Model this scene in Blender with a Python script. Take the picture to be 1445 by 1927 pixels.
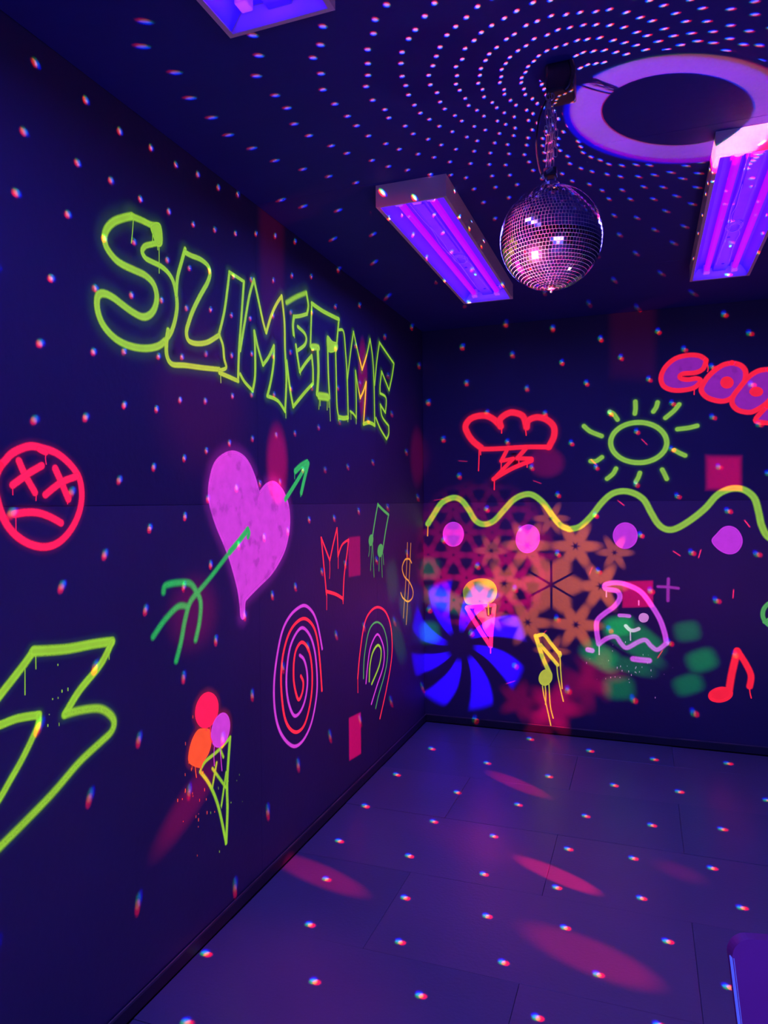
import bpy, bmesh, math, random
from math import pi, sin, cos, radians
from mathutils import Vector, Matrix
random.seed(7)
S = bpy.context.scene
COL = S.collection
for o in list(bpy.data.objects):
    bpy.data.objects.remove(o)

# ------------------------------------------------------------------ camera
CAM_POS = Vector((1.3256, -4.3591, 1.40))
cam_data = bpy.data.cameras.new('camera')
cam = bpy.data.objects.new('camera', cam_data)
COL.objects.link(cam)
cam_data.sensor_fit = 'VERTICAL'
cam_data.sensor_height = 36.0
cam_data.lens = 36.0 * 1336.0 / 1927.0
cam_data.clip_start = 0.01
YAW, PITCH, ROLL = radians(20.1), -math.atan(16.5 / 1336.0), radians(0.5)
fwd = Vector((-sin(YAW) * cos(PITCH), cos(YAW) * cos(PITCH), sin(PITCH)))
rgt = Vector((cos(YAW), sin(YAW), 0))
upv = rgt.cross(fwd)
r2 = rgt * cos(ROLL) - upv * sin(ROLL)
u2 = upv * cos(ROLL) + rgt * sin(ROLL)
cam.matrix_world = Matrix(((r2.x, u2.x, -fwd.x, CAM_POS.x), (r2.y, u2.y, -fwd.y, CAM_POS.y),
                           (r2.z, u2.z, -fwd.z, CAM_POS.z), (0, 0, 0, 1)))
S.camera = cam

# ------------------------------------------------------------------ world, exposure
w = bpy.data.worlds.new('dark_outside'); S.world = w; w.use_nodes = True
w.node_tree.nodes['Background'].inputs[0].default_value = (0.01, 0.008, 0.05, 1)
w.node_tree.nodes['Background'].inputs[1].default_value = 0.2
S.view_settings.view_transform = 'Standard'
S.view_settings.look = 'None'
S.view_settings.exposure = 0.0
S.view_settings.gamma = 1.0
S.view_settings.use_curve_mapping = False

CEIL = 2.493
BALL = Vector((1.1096, -2.5335, 2.0598))
BALL_R = 0.1255
PIN = Vector((0.125, -3.655, 0.63))          # stage pin spot low by the left wall, aimed at the mirror ball

class NG:
    """small helper that writes math node chains"""
    def __init__(self, tree):
        self.t = tree
    def m(self, op, a, b=None, c=None, clamp=False):
        n = self.t.nodes.new('ShaderNodeMath'); n.operation = op; n.use_clamp = clamp
        for k, v in enumerate((a, b, c)):
            if v is None: continue
            if isinstance(v, (int, float)): n.inputs[k].default_value = v
            else: self.t.links.new(v, n.inputs[k])
        return n.outputs[0]
    def v(self, op, a, b=None, sc=None):
        n = self.t.nodes.new('ShaderNodeVectorMath'); n.operation = op
        for k, x in enumerate((a, b)):
            if x is None: continue
            if isinstance(x, (tuple, list, Vector)): n.inputs[k].default_value = tuple(x)
            else: self.t.links.new(x, n.inputs[k])
        if sc is not None:
            if isinstance(sc, (int, float)): n.inputs['Scale'].default_value = sc
            else: self.t.links.new(sc, n.inputs['Scale'])
        return n.outputs['Value'] if op in ('DOT_PRODUCT', 'LENGTH', 'DISTANCE') else n.outputs[0]
    def step(self, x, a, b):
        """smooth 0 at a to 1 at b (a may be larger than b)"""
        n = self.t.nodes.new('ShaderNodeMapRange'); n.interpolation_type = 'SMOOTHSTEP'
        if not isinstance(x, (int, float)): self.t.links.new(x, n.inputs['Value'])
        if isinstance(a, (int, float)) and isinstance(b, (int, float)) and a > b:
            n.inputs['From Min'].default_value = b; n.inputs['From Max'].default_value = a
            n.inputs['To Min'].default_value = 1; n.inputs['To Max'].default_value = 0
        else:
            for nm, val in (('From Min', a), ('From Max', b)):
                if isinstance(val, (int, float)): n.inputs[nm].default_value = val
                else: self.t.links.new(val, n.inputs[nm])
        return n.outputs['Result']
    def sep(self, v):
        n = self.t.nodes.new('ShaderNodeSeparateXYZ'); self.t.links.new(v, n.inputs[0]); return n.outputs
    def comb(self, x, y, z):
        n = self.t.nodes.new('ShaderNodeCombineXYZ')
        for k, q in enumerate((x, y, z)):
            if isinstance(q, (int, float)): n.inputs[k].default_value = q
            else: self.t.links.new(q, n.inputs[k])
        return n.outputs[0]

def lamp(name, kind, loc, target=None, energy=1.0, color=(1, 1, 1), nodes=True):
    d = bpy.data.lights.new(name, kind)
    d.energy = energy; d.color = color
    o = bpy.data.objects.new(name, d); COL.objects.link(o); o.location = loc
    if target is not None:
        o.rotation_euler = (Vector(target) - Vector(loc)).to_track_quat('-Z', 'Y').to_euler()
    if nodes:
        d.use_nodes = True
    return o

def gobo_tree(o):
    """returns the helper, the world direction of the beam and a function that sets colour and mask"""
    t = o.data.node_tree
    g = NG(t)
    geo = t.nodes.new('ShaderNodeNewGeometry')
    em = t.nodes['Emission']
    def done(color, mask):
        em.inputs['Color'].default_value = (*color, 1) if not hasattr(color, 'links') else (1, 1, 1, 1)
        if hasattr(color, 'links'): t.links.new(color, em.inputs['Color'])
        if isinstance(mask, (int, float)): em.inputs['Strength'].default_value = mask
        else: t.links.new(mask, em.inputs['Strength'])
    return g, geo.outputs['Incoming'], done

# --- pin spot on the ball: red, green and blue emitters side by side in one head
PIN_E = 1.0
axis = (BALL - PIN).normalized()
side = axis.cross(Vector((0, 0, 1))).normalized()
upp = side.cross(axis)
PIN_RGB = []
for nm, col, off, aim in (('red', (1, 0, 0.02), (-0.008, 0.008), (-0.004, -0.006)),
                          ('green', (0, 1, 0), (0.0, 0.0), (0.001, 0.002)),
                          ('blue', (0.02, 0, 1), (0.009, 0.004), (-0.012, 0.0))):
    p = PIN + side * off[0] + upp * off[1]
    e = PIN_E * {'red': 2900.0, 'green': 600.0, 'blue': 1080.0}[nm]
    o = lamp('pin_spot_' + nm, 'SPOT', p, BALL + side * aim[0] + upp * aim[1], e, col, nodes=False)
    o.data.spot_size = 2 * (0.0895 if nm == 'green' else 0.0925); o.data.spot_blend = 0.06; o.data.shadow_soft_size = 0.004
    PIN_RGB.append((p, col))

# --- reflections the ball throws around the room: each mirror facet sends one small beam
DOT_E = 42.0
TET = [Vector(v).normalized() for v in ((1, 1, 1), (-1, -1, 1), (-1, 1, -1), (1, -1, -1))]
D_ROW, D_COL = radians(4.0), radians(3.6)
def ball_beams(k):
    u = TET[k]
    o = lamp('mirror_ball_reflection', 'POINT', BALL + u * (BALL_R + 0.02), None, DOT_E * 4 * pi, (1, 1, 1))
    o.data.shadow_soft_size = 0.0
    g, r, done = gobo_tree(o)
    Lm = (PIN - BALL).normalized()
    off = u * (BALL_R + 0.02)
    P0 = BALL + off
    # how far the room's surfaces are in this direction: a facet's beam starts on the ball, not at the lamp point
    rx, ry, rz = g.sep(r)[:3]
    D = g.m('MINIMUM', g.m('DIVIDE', P0.x, g.m('MAXIMUM', g.m('MULTIPLY', rx, -1.0), 1e-3)),
            g.m('DIVIDE', -P0.y, g.m('MAXIMUM', ry, 1e-3)))
    D = g.m('MINIMUM', D, g.m('DIVIDE', P0.z, g.m('MAXIMUM', g.m('MULTIPLY', rz, -1.0), 1e-3)))
    D = g.m('MINIMUM', D, g.m('DIVIDE', CEIL - P0.z, g.m('MAXIMUM', rz, 1e-3)))
    D = g.m('MINIMUM', D, 4.0)
    X = g.v('ADD', g.v('SCALE', r, None, D), off)
    rc = g.v('NORMALIZE', X)
    n0 = g.v('NORMALIZE', g.v('ADD', rc, Lm))
    n1 = g.v('NORMALIZE', g.v('ADD', g.v('NORMALIZE', g.v('SUBTRACT', X, g.v('SCALE', n0, None, BALL_R))), Lm))
    n1 = g.v('NORMALIZE', g.v('ADD', n0, g.v('SCALE', n1, None, 2.0)))
    Y = g.v('SUBTRACT', X, g.v('SCALE', n1, None, BALL_R))
    Dd = g.v('LENGTH', Y)
    r = g.v('NORMALIZE', Y)
    n = g.v('NORMALIZE', g.v('ADD', r, Lm))
    keep = g.m('GREATER_THAN', g.v('DOT_PRODUCT', n, n0), 0.55)
    # nothing lands in the ball's own shadow
    sx = g.m('MULTIPLY', g.v('DOT_PRODUCT', X, Lm), -1.0)
    pd = g.v('LENGTH', g.v('ADD', X, g.v('SCALE', Lm, None, sx)))
    inside = g.m('MULTIPLY', g.m('GREATER_THAN', sx, 0.0), g.m('LESS_THAN', pd, g.m('MULTIPLY_ADD', sx, .74 * BALL_R, 1.60 * BALL_R)))
    keep = g.m('MULTIPLY', keep, g.m('SUBTRACT', 1.0, inside))
    nx, ny, nz = g.sep(n)[:3]
    th = g.m('ARCCOSINE', nz)
    i = g.m('FLOOR', g.m('DIVIDE', th, D_ROW))
    thc = g.m('MULTIPLY', g.m('ADD', i, 0.5), D_ROW)
    cnt = g.m('ROUND', g.m('MULTIPLY', g.m('SINE', thc), 2 * pi / D_COL))
    ph = g.m('ADD', g.m('ARCTAN2', ny, nx), pi)
    j = g.m('FLOOR', g.m('MULTIPLY', g.m('DIVIDE', ph, 2 * pi), cnt))
    phc = g.m('SUBTRACT', g.m('MULTIPLY', g.m('DIVIDE', g.m('ADD', j, 0.5), cnt), 2 * pi), pi)
    wn = g.t.nodes.new('ShaderNodeTexWhiteNoise'); wn.noise_dimensions = '2D'
    g.t.links.new(g.comb(i, j, 0.0), wn.inputs['Vector'])
    jx, jy, jz = g.sep(wn.outputs['Color'])[:3]
    thc = g.m('ADD', thc, g.m('MULTIPLY', g.m('SUBTRACT', jx, 0.5), 0.012))
    phc = g.m('ADD', phc, g.m('MULTIPLY', g.m('SUBTRACT', jy, 0.5), 0.016))
    st = g.m('SINE', thc)
    nc = g.comb(g.m('MULTIPLY', st, g.m('COSINE', phc)), g.m('MULTIPLY', st, g.m('SINE', phc)), g.m('COSINE', thc))
    ch = []
    for p, col in PIN_RGB:
        # the three emitters sit apart, so their images in one facet fall apart as well
        L = (Lm + ((p - PIN) - (p - PIN).dot(Lm) * Lm) * 0.45).normalized()
        c = g.v('DOT_PRODUCT', nc, L)
        rk = g.v('SUBTRACT', g.v('SCALE', nc, None, g.m('MULTIPLY', c, 2.0)), L)
        ds = g.v('DISTANCE', r, rk)
        rad = g.m('DIVIDE', g.m('MULTIPLY_ADD', Dd, 0.0038, g.m('MULTIPLY_ADD', c, 0.0020, 0.0021)), Dd)
        s = g.m('SUBTRACT', 1.0, g.step(ds, g.m('MULTIPLY', rad, 0.5), g.m('MULTIPLY', rad, 1.3)))
        s = g.m('MULTIPLY', s, g.step(c, 0.06, 0.10))
        ch.append(s)
    colr = g.comb(ch[0], g.m('MULTIPLY', ch[1], 0.30), g.m('MULTIPLY', ch[2], 0.55))
    mask = keep
    dk = g.v('DOT_PRODUCT', rc, u)
    for q in range(4):
        if q == k: continue
        c = g.m('GREATER_THAN', dk, g.v('DOT_PRODUCT', rc, TET[q]))
        mask = c if isinstance(mask, float) else g.m('MULTIPLY', mask, c)
    lf = g.t.nodes.new('ShaderNodeLightFalloff'); lf.inputs['Strength'].default_value = 1.0   # flat facets send parallel beams
    done(colr, g.m('MULTIPLY', mask, g.m('MULTIPLY_ADD', lf.outputs['Linear'], 0.7, g.m('MULTIPLY', lf.outputs['Constant'], 0.3))))
for k in range(4):
    ball_beams(k)

# --- beam-effect projector on the right-hand wall: soft magenta-red blobs and squares
PROJ = Vector((4.35, -3.40, 1.30))
BLOBS = [  # target, half width, half height, edge softness, square?, strength
    ((0, -1.161, 1.142), .075, .095, .14, 1, .42), ((0, -1.175, .267), .075, .10, .10, 1, .66),
    ((1.744, 0, 1.552), .085, .09, .35, 1, .66), ((1.291, 0, .861), .082, .075, .16, 1, .66),
    ((0, -1.928, 1.56), .075, .13, .6, 0, .55), ((0, -.125, 1.686), .13, .16, .7, 0, .13),
    ((.775, 0, 1.638), .10, .085, .5, 0, .24), ((1.27, 0, 2.34), .12, .22, .45, 1, .035),
    ((0, -1.03, 2.02), .06, .19, .4, 0, .36), ((0, -2.478, 1.06), .11, .10, .9, 0, .09),
    ((0, -2.52, .475), .16, .05, .8, 0, .13, .48), ((0, -1.95, 2.30), .09, .25, .6, 1, .05),
    ((0, -2.40, 1.75), .22, .22, 1.0, 0, .045),
    ((.733, -.844, 0), .050, .055, .5, 0, .30), ((1.016, -1.656, 0), .046, .058, .4, 0, .42),
    ((1.166, -2.107, 0), .080, .075, .5, 0, .17), ((.17, -1.945, 0), .060, .065, .5, 0, .26),
    ((.65, -1.50, 0), .12, .08, 1.0, 0, .035), ((.35, -2.55, 0), .25, .12, 1.0, 0, .028),
    ((1.45, -1.48, 0), .05, .03, 1.0, 0, .06),
    ((0, -.95, 1.0), .95, .60, 1.6, 0, .022), ((1.2, 0, .95), .9, .45, 1.6, 0, .014), ((.9, -2.0, 0), .7, .5, 1.6, 0, .006),
]
def blob_projector():
    o = lamp('beam_effect_projector', 'SPOT', PROJ, (0.3, -1.2, 1.0), 7500.0, (1, 1, 1))
    o.data.spot_size = radians(100); o.data.spot_blend = 0.1; o.data.shadow_soft_size = 0.0
    g, r, done = gobo_tree(o)
    tot = None
    for tgt, hw, hh, soft, sq, stg, *turn in BLOBS:
        d = Vector(tgt) - PROJ; dist = d.length; d.normalize()
        e1 = d.cross(Vector((0, 0, 1))).normalized(); e2 = e1.cross(d)
        if turn:
            ct, sn = cos(turn[0]), sin(turn[0]); e1, e2 = e1 * ct + e2 * sn, e2 * ct - e1 * sn
        tang = e1 if turn else Vector((0, 1, 0)) if tgt[0] == 0 else Vector((1, 0, 0)) if tgt[1] == 0 else e1
        hw *= abs(tang.dot(e1))                   # sizes are given on the surface that is hit
        a = g.m('ABSOLUTE', g.v('DOT_PRODUCT', r, e1 * (dist / hw)))
        b = g.m('ABSOLUTE', g.v('DOT_PRODUCT', r, e2 * (dist / hh)))
        if sq: q = g.m('MAXIMUM', a, b)
        else: q = g.m('SQRT', g.m('ADD', g.m('MULTIPLY', a, a), g.m('MULTIPLY', b, b)))
        # farther surfaces get proportionally more beam so that stg is the brightness on the surface
        s = g.m('MULTIPLY', g.step(q, 1 + soft * .6, 1 - soft * .6), stg * (dist / 4.0) ** 2)
        tot = s if tot is None else g.m('ADD', tot, s)
    done((1.0, 0.0, 0.07), tot)
blob_projector()

# --- thin red laser dashes scattered over the corner
LASER = Vector((3.2, -4.0, 2.2))
def laser():
    rnd = random.Random(4)
    o = lamp('laser_projector', 'SPOT', LASER, (0.9, 0, 1.2), 9000.0, (1, 1, 1))
    o.data.spot_size = radians(52); o.data.spot_blend = 0.0; o.data.shadow_soft_size = 0.0
    g, r, done = gobo_tree(o)
    tot = None
    for x, z, ang in DASHES:
        d = Vector((x, 0, z)) if x >= 0 else Vector((0, x, z))
        d = d - LASER; dist = d.length; d.normalize()
        e1 = d.cross(Vector((0, 0, 1))).normalized(); e2 = e1.cross(d)
        ca, sa = cos(ang), sin(ang)
        l1 = (e1 * ca + e2 * sa) * (dist / 0.022); l2 = (e2 * ca - e1 * sa) * (dist / 0.0030)
        q = g.m('MAXIMUM', g.m('ABSOLUTE', g.v('DOT_PRODUCT', r, l1)), g.m('ABSOLUTE', g.v('DOT_PRODUCT', r, l2)))
        s = g.step(q, 1.3, 0.7)
        tot = s if tot is None else g.m('ADD', tot, s)
    done((1.0, 0.02, 0.05), tot)
DASHES = [(.10, 1.42, .1), (.26, 1.66, -.2), (.62, 1.14, -.5), (1.03, .99, 1.2), (1.50, 1.10, -.7), (1.20, 1.39, -.8),
          (1.86, 1.27, -1.0), (1.79, .88, 1.5), (1.41, .52, 1.0), (.55, .29, .2), (.75, .60, .8), (1.62, 1.10, 1.3),
          (.72, 1.52, -.5), (1.05, 1.63, -.9), (1.33, 1.74, -.9)]
laser()

# --- pattern projector (four colour wheels) throwing flowers, a pinwheel and leaves into the corner
GOBO = Vector((2.3, -3.95, 1.05))
def pattern_lamp(name, cx, cz, spread, energy, color):
    o = lamp(name, 'SPOT', GOBO, (cx, 0, cz), energy, (1, 1, 1))
    o.data.spot_size = spread; o.data.spot_blend = 0.1; o.data.shadow_soft_size = 0.0
    g, r, done = gobo_tree(o)
    x, y, z = g.sep(r)[:3]
    k = g.m('DIVIDE', -GOBO.y, g.m('MAXIMUM', y, 0.05))
    X = g.m('SUBTRACT', g.m('MULTIPLY_ADD', x, k, GOBO.x), cx)      # metres from the pattern centre on the far wall
    Z = g.m('SUBTRACT', g.m('MULTIPLY_ADD', z, k, GOBO.z), cz)
    return g, X, Z, lambda m: done(color, m)
def polar(g, X, Z):
    return g.m('SQRT', g.m('ADD', g.m('MULTIPLY', X, X), g.m('MULTIPLY', Z, Z))), g.m('ARCTAN2', Z, X)

def red_flowers():
    g, X, Z, done = pattern_lamp('pattern_projector_red', .36, 1.07, radians(20), 3600.0, (1, 0.0, 0.09))
    R, A = polar(g, X, Z)
    # florets on a triangular grid, six petals each
    def floret(ox, oz):
        s, t = 0.165, 0.143
        a = g.m('SUBTRACT', g.m('FRACT', g.m('ADD', g.m('DIVIDE', X, s), ox + 10.0)), 0.5)
        b = g.m('SUBTRACT', g.m('FRACT', g.m('ADD', g.m('DIVIDE', Z, t * 2), oz + 10.0)), 0.5)
        a = g.m('MULTIPLY', a, s); b = g.m('MULTIPLY', b, t * 2)
        rr, aa = polar(g, a, b)
        lim = g.m('MULTIPLY_ADD', g.m('COSINE', g.m('MULTIPLY', aa, 6.0)), 0.018, 0.062)
        q = g.m('DIVIDE', rr, lim)
        return g.m('MULTIPLY', g.step(q, 1.5, 0.65), g.step(q, .0, .25))
    f = g.m('MAXIMUM', floret(0.0, 0.0), floret(0.5, 0.5))
    done(g.m('MULTIPLY', f, g.m('MULTIPLY', g.step(R, .50, .38), g.m('MULTIPLY_ADD', g.step(Z, .3, -.25), .75, .25))))
red_flowers()
def orange_flowers():
    g, X, Z, done = pattern_lamp('pattern_projector_orange', .80, .90, radians(19), 3300.0, (1, 0.20, 0.01))
    R, A = polar(g, X, Z)
    c1 = g.m('ABSOLUTE', g.m('SINE', g.m('MULTIPLY', g.m('ADD', A, pi / 2), 3.0)))
    lines = g.step(g.m('MULTIPLY', c1, R), .010, .030)               # thin dark spokes of the middle flower
    tot = g.m('MULTIPLY', g.step(g.m('SUBTRACT', R, g.m('MULTIPLY', g.m('COSINE', g.m('MULTIPLY', A, 6.0)), .03)), .19, .13), lines)
    for k in range(12):
        a = k * pi / 3 if k < 6 else pi / 6 + k * pi / 3
        rad, sz = (.285, .095) if k < 6 else (.42, .065)
        if k > 6 and cos(a) > .3: continue
        rr, aa = polar(g, g.m('SUBTRACT', X, cos(a) * rad), g.m('SUBTRACT', Z, sin(a) * rad * .95))
        lim = g.m('MULTIPLY_ADD', g.m('COSINE', g.m('MULTIPLY', aa, 6.0)), sz * .34, sz)
        q = g.m('DIVIDE', rr, lim)
        s = g.m('MULTIPLY', g.step(q, 1.45, .75), g.step(q, .05, .32))
        tot = g.m('MAXIMUM', tot, g.m('MULTIPLY', s, 1.0 if k < 6 else .6))
    done(tot)
orange_flowers()
def blue_pinwheel():
    g, X, Z, done = pattern_lamp('pattern_projector_blue', .235, .50, radians(22), 9000.0, (0.025, 0.0, 1))
    R, A = polar(g, X, Z)
    q = g.m('ADD', g.m('MULTIPLY', A, 8.0), g.m('MULTIPLY', R, 9.0))
    w_ = g.m('SUBTRACT', g.m('COSINE', q), g.m('MULTIPLY', g.m('ABSOLUTE', g.m('SUBTRACT', R, .27)), 1.4))
    m = g.m('MULTIPLY', g.step(w_, -.55, .15), g.m('MULTIPLY', g.step(R, .07, .14), g.step(R, .43, .37)))
    done(m)
blue_pinwheel()
def green_leaves():
    g, X, Z, done = pattern_lamp('pattern_projector_green', .70, .62, radians(34), 2200.0, (0.0, 1, 0.07))
    tot = None
    for x, z, a, b, ang, stg in ((1.188, .664, .075, .055, .2, 1.0), (1.083, .486, .10, .06, -.5, .8), (1.186, .306, .075, .06, .1, .4),
                                 (1.554, .659, .06, .05, .2, .28), (1.628, .498, .07, .055, .4, .42), (1.558, .357, .07, .05, .4, .35),
                                 (1.27, .55, .15, .04, -.55, .4), (1.33, .60, .10, .05, -.7, .45), (1.25, .44, .12, .04, -.2, .3),
                                 (.03, .979, .065, .06, 0, .4), (.14, .779, .13, .055, -.3, .55), (.02, .569, .07, .06, .1, .8),
                                 (-.25, .75, .06, .10, .4, .35), (-.35, .55, .06, .14, .5, .3), (-.42, .95, .07, .12, .2, .25)):
        dx = g.m('SUBTRACT', X, x - .70); dz = g.m('SUBTRACT', Z, z - .62)
        ca, sa = cos(ang), sin(ang)
        p = g.m('ABSOLUTE', g.m('MULTIPLY_ADD', dx, ca / a, g.m('MULTIPLY', dz, sa / a)))
        q = g.m('ABSOLUTE', g.m('MULTIPLY_ADD', dz, ca / b, g.m('MULTIPLY', dx, -sa / b)))
        rr = g.m('POWER', g.m('ADD', g.m('POWER', p, 3.0), g.m('POWER', q, 3.0)), 1 / 3)
        s = g.m('MULTIPLY', g.step(rr, 1.5, .55), stg)
        tot = s if tot is None else g.m('MAXIMUM', tot, s)
    done(tot)
green_leaves()
def floor_flower():
    g, X, Z, done = pattern_lamp('pattern_projector_crimson', .82, .16, radians(14), 2600.0, (1, 0.0, 0.06))
    tot = None
    for x, z, rad, stg in ((0, 0, .13, .9), (-.22, .02, .10, .4), (.16, .14, .12, .35), (-.08, -.1, .10, .5), (.25, .22, .12, .3)):
        rr, aa = polar(g, g.m('SUBTRACT', X, x), g.m('SUBTRACT', Z, z))
        lim = g.m('MULTIPLY_ADD', g.m('COSINE', g.m('MULTIPLY', aa, 5.0)), rad * .25, rad)
        s = g.m('MULTIPLY', g.step(g.m('DIVIDE', rr, lim), 1.3, .5), stg)
        tot = s if tot is None else g.m('ADD', tot, s)
    done(tot)
floor_flower()

# --- unseen blue fill light added behind the camera to lift ceiling and walls
UV = (0.12, 0.115, 1.0)
fl = lamp('added_fill_light', 'AREA', (2.4, -5.35, .75), (1.4, 0, .95), 36.0, UV, nodes=False)
fl.data.shape = 'RECTANGLE'; fl.data.size = 1.6; fl.data.size_y = 0.5

# --- small pink uplight on the floor beyond the right edge of the picture
ul = lamp('floor_uplight', 'AREA', (2.30, -2.13, 0.12), (1.7, -2.3, 2.2), 5.0, (1.0, .45, .9), nodes=False)
ul.data.size = 0.14

# ------------------------------------------------------------------ helpers
def tag(o, label=None, cat=None, group=None, kind=None):
    if label: o['label'] = label
    if cat: o['category'] = cat
    if group: o['group'] = group
    if kind: o['kind'] = kind
    return o
def empty(name, loc=(0, 0, 0), label=None, cat=None, group=None, rz=0.0):
    o = bpy.data.objects.new(name, None); COL.objects.link(o)
    o.location = loc; o.rotation_euler = (0, 0, rz); o.empty_display_size = 0.05
    return tag(o, label, cat, group)
def link_mesh(name, me, parent=None, loc=(0, 0, 0)):
    o = bpy.data.objects.new(name, me); COL.objects.link(o)
    o.location = loc
    if parent: o.parent = parent
    return o
def obj(name, bm, mat, parent=None, loc=(0, 0, 0), smooth=False):
    me = bpy.data.meshes.new(name); bm.to_mesh(me); bm.free()
    if smooth:
        for p in me.polygons: p.use_smooth = True
    me.materials.append(mat)
    return link_mesh(name, me, parent, loc)
def box(bm, x0, x1, y0, y1, z0, z1):
    vs = [bm.verts.new((x, y, z)) for x in (x0, x1) for y in (y0, y1) for z in (z0, z1)]
    for f in ((0, 1, 3, 2), (4, 6, 7, 5), (0, 4, 5, 1), (2, 3, 7, 6), (0, 2, 6, 4), (1, 5, 7, 3)):
        bm.faces.new([vs[i] for i in f])
def bevel(bm, amount, seg=1):
    bmesh.ops.bevel(bm, geom=list(bm.edges), offset=amount, segments=seg, affect='EDGES', profile=.5)
def frame_of(d):
    d = d.normalized()
    a = Vector((0, 0, 1)) if abs(d.z) < .9 else Vector((1, 0, 0))
    s = d.cross(a).normalized()
    return s, d.cross(s)
def tube(bm, pts, r, seg=8, closed=False, caps=True):
    pts = [Vector(p) for p in pts]; n = len(pts); rings = []
    s = None
    for i, p in enumerate(pts):
        if closed: d = pts[(i + 1) % n] - pts[i - 1]
        else: d = pts[min(i + 1, n - 1)] - pts[max(i - 1, 0)]
        d.normalize()
        if s is None: s, t = frame_of(d)
        else:
            s = (s - d * s.dot(d)).normalized(); t = d.cross(s)
        rings.append([bm.verts.new(p + (s * cos(2 * pi * k / seg) + t * sin(2 * pi * k / seg)) * r) for k in range(seg)])
    for i in range(n if closed else n - 1):
        a, b = rings[i], rings[(i + 1) % n]
        for k in range(seg):
            bm.faces.new((a[k], a[(k + 1) % seg], b[(k + 1) % seg], b[k]))
    if not closed and caps:
        bm.faces.new(rings[0][::-1]); bm.faces.new(rings[-1])
def cyl(bm, a, b, r, seg=16):
    tube(bm, [a, b], r, seg)
def spline(pts, n=7, closed=False):
    """Catmull-Rom through 2-D or 3-D points"""
    P = [Vector(p) for p in pts]
    if len(P) < 3 and not closed: return P
    out = []; m = len(P)
    rng = range(m) if closed else range(m - 1)
    for i in rng:
        if closed: a, b, c, d = P[i - 1], P[i], P[(i + 1) % m], P[(i + 2) % m]
        else: a, b, c, d = P[max(i - 1, 0)], P[i], P[i + 1], P[min(i + 2, m - 1)]
        for k in range(n):
            t = k / n
            out.append(.5 * ((2 * b) + (c - a) * t + (2 * a - 5 * b + 4 * c - d) * t * t + (3 * b - a - 3 * c + d) * t ** 3))
    if not closed: out.append(P[-1])
    return out

# ------------------------------------------------------------------ materials
def principled(name):
    m = bpy.data.materials.new(name); m.use_nodes = True
    return m, m.node_tree, m.node_tree.nodes['Principled BSDF']
def noise(t, scale, detail=3, vec='Object'):
    tc = t.nodes.new('ShaderNodeTexCoord'); n = t.nodes.new('ShaderNodeTexNoise')
    n.inputs['Scale'].default_value = scale; n.inputs['Detail'].default_value = detail
    t.links.new(tc.outputs[vec], n.inputs['Vector'])
    return n.outputs['Fac']
def ramp(t, fac, c0, c1, p0=0.3, p1=0.7):
    r = t.nodes.new('ShaderNodeValToRGB')
    r.color_ramp.elements[0].position = p0; r.color_ramp.elements[1].position = p1
    r.color_ramp.elements[0].color = (*c0, 1); r.color_ramp.elements[1].color = (*c1, 1)
    t.links.new(fac, r.inputs[0]); return r.outputs[0]
def surf(name, c0, c1, rough=0.5, scale=6, bump=0.0, bscale=60, metallic=0.0, spec=0.5):
    m, t, b = principled(name)
    t.links.new(ramp(t, noise(t, scale), c0, c1), b.inputs['Base Color'])
    b.inputs['Roughness'].default_value = rough; b.inputs['Metallic'].default_value = metallic
    b.inputs['Specular IOR Level'].default_value = spec
    if bump:
        bn = t.nodes.new('ShaderNodeBump'); bn.inputs['Strength'].default_value = bump; bn.inputs['Distance'].default_value = 0.01
        t.links.new(noise(t, bscale), bn.inputs['Height']); t.links.new(bn.outputs[0], b.inputs['Normal'])
    return m
WALL_UP = surf('upper_wall_paint', (.033, .029, .088), (.038, .033, .100), .62, 2.5, .12, 45, spec=.25)
WALL_LOW = surf('lower_wall_paint', (.056, .045, .115), (.068, .053, .135), .55, 2.0, .12, 45, spec=.3)
JOINT = surf('joint_black', (.02, .018, .04), (.03, .025, .05), .8)
CEIL_M = surf('ceiling_paint', (.026, .028, .215), (.031, .032, .24), .7, 3, .08, 40, spec=.2)
FLOOR_M = surf('rubber_floor_tile', (.15, .155, .215), (.19, .19, .25), .33, 1.6, .10, 90, spec=.45)
FLOOR_M2 = surf('rubber_floor_tile_worn', (.19, .165, .22), (.22, .19, .26), .30, 1.3, .10, 90, spec=.5)
BASE_M = surf('black_baseboard', (.016, .014, .03), (.024, .02, .042), .5)
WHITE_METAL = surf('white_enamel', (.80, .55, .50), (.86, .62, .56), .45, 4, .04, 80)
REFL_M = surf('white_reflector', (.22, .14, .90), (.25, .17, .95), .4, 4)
BROWN_M = surf('brown_ballast_label', (.22, .09, .10), (.30, .13, .13), .6, 12)
BLACK_M = surf('black_plastic', (.012, .011, .016), (.02, .018, .025), .35, 12)
WIRE_M = surf('wire_insulation', (.42, .40, .60), (.50, .48, .68), .5, 10)
CHAIN_M = surf('steel_chain', (.60, .58, .62), (.72, .70, .74), .28, 30, metallic=1.0)
GROUT_M = surf('ball_grout', (.62, .58, .62), (.72, .68, .72), .55, 30)
PURPLE_PLASTIC = surf('purple_plastic', (.50, .05, .30), (.55, .06, .34), .45, 8)

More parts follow.
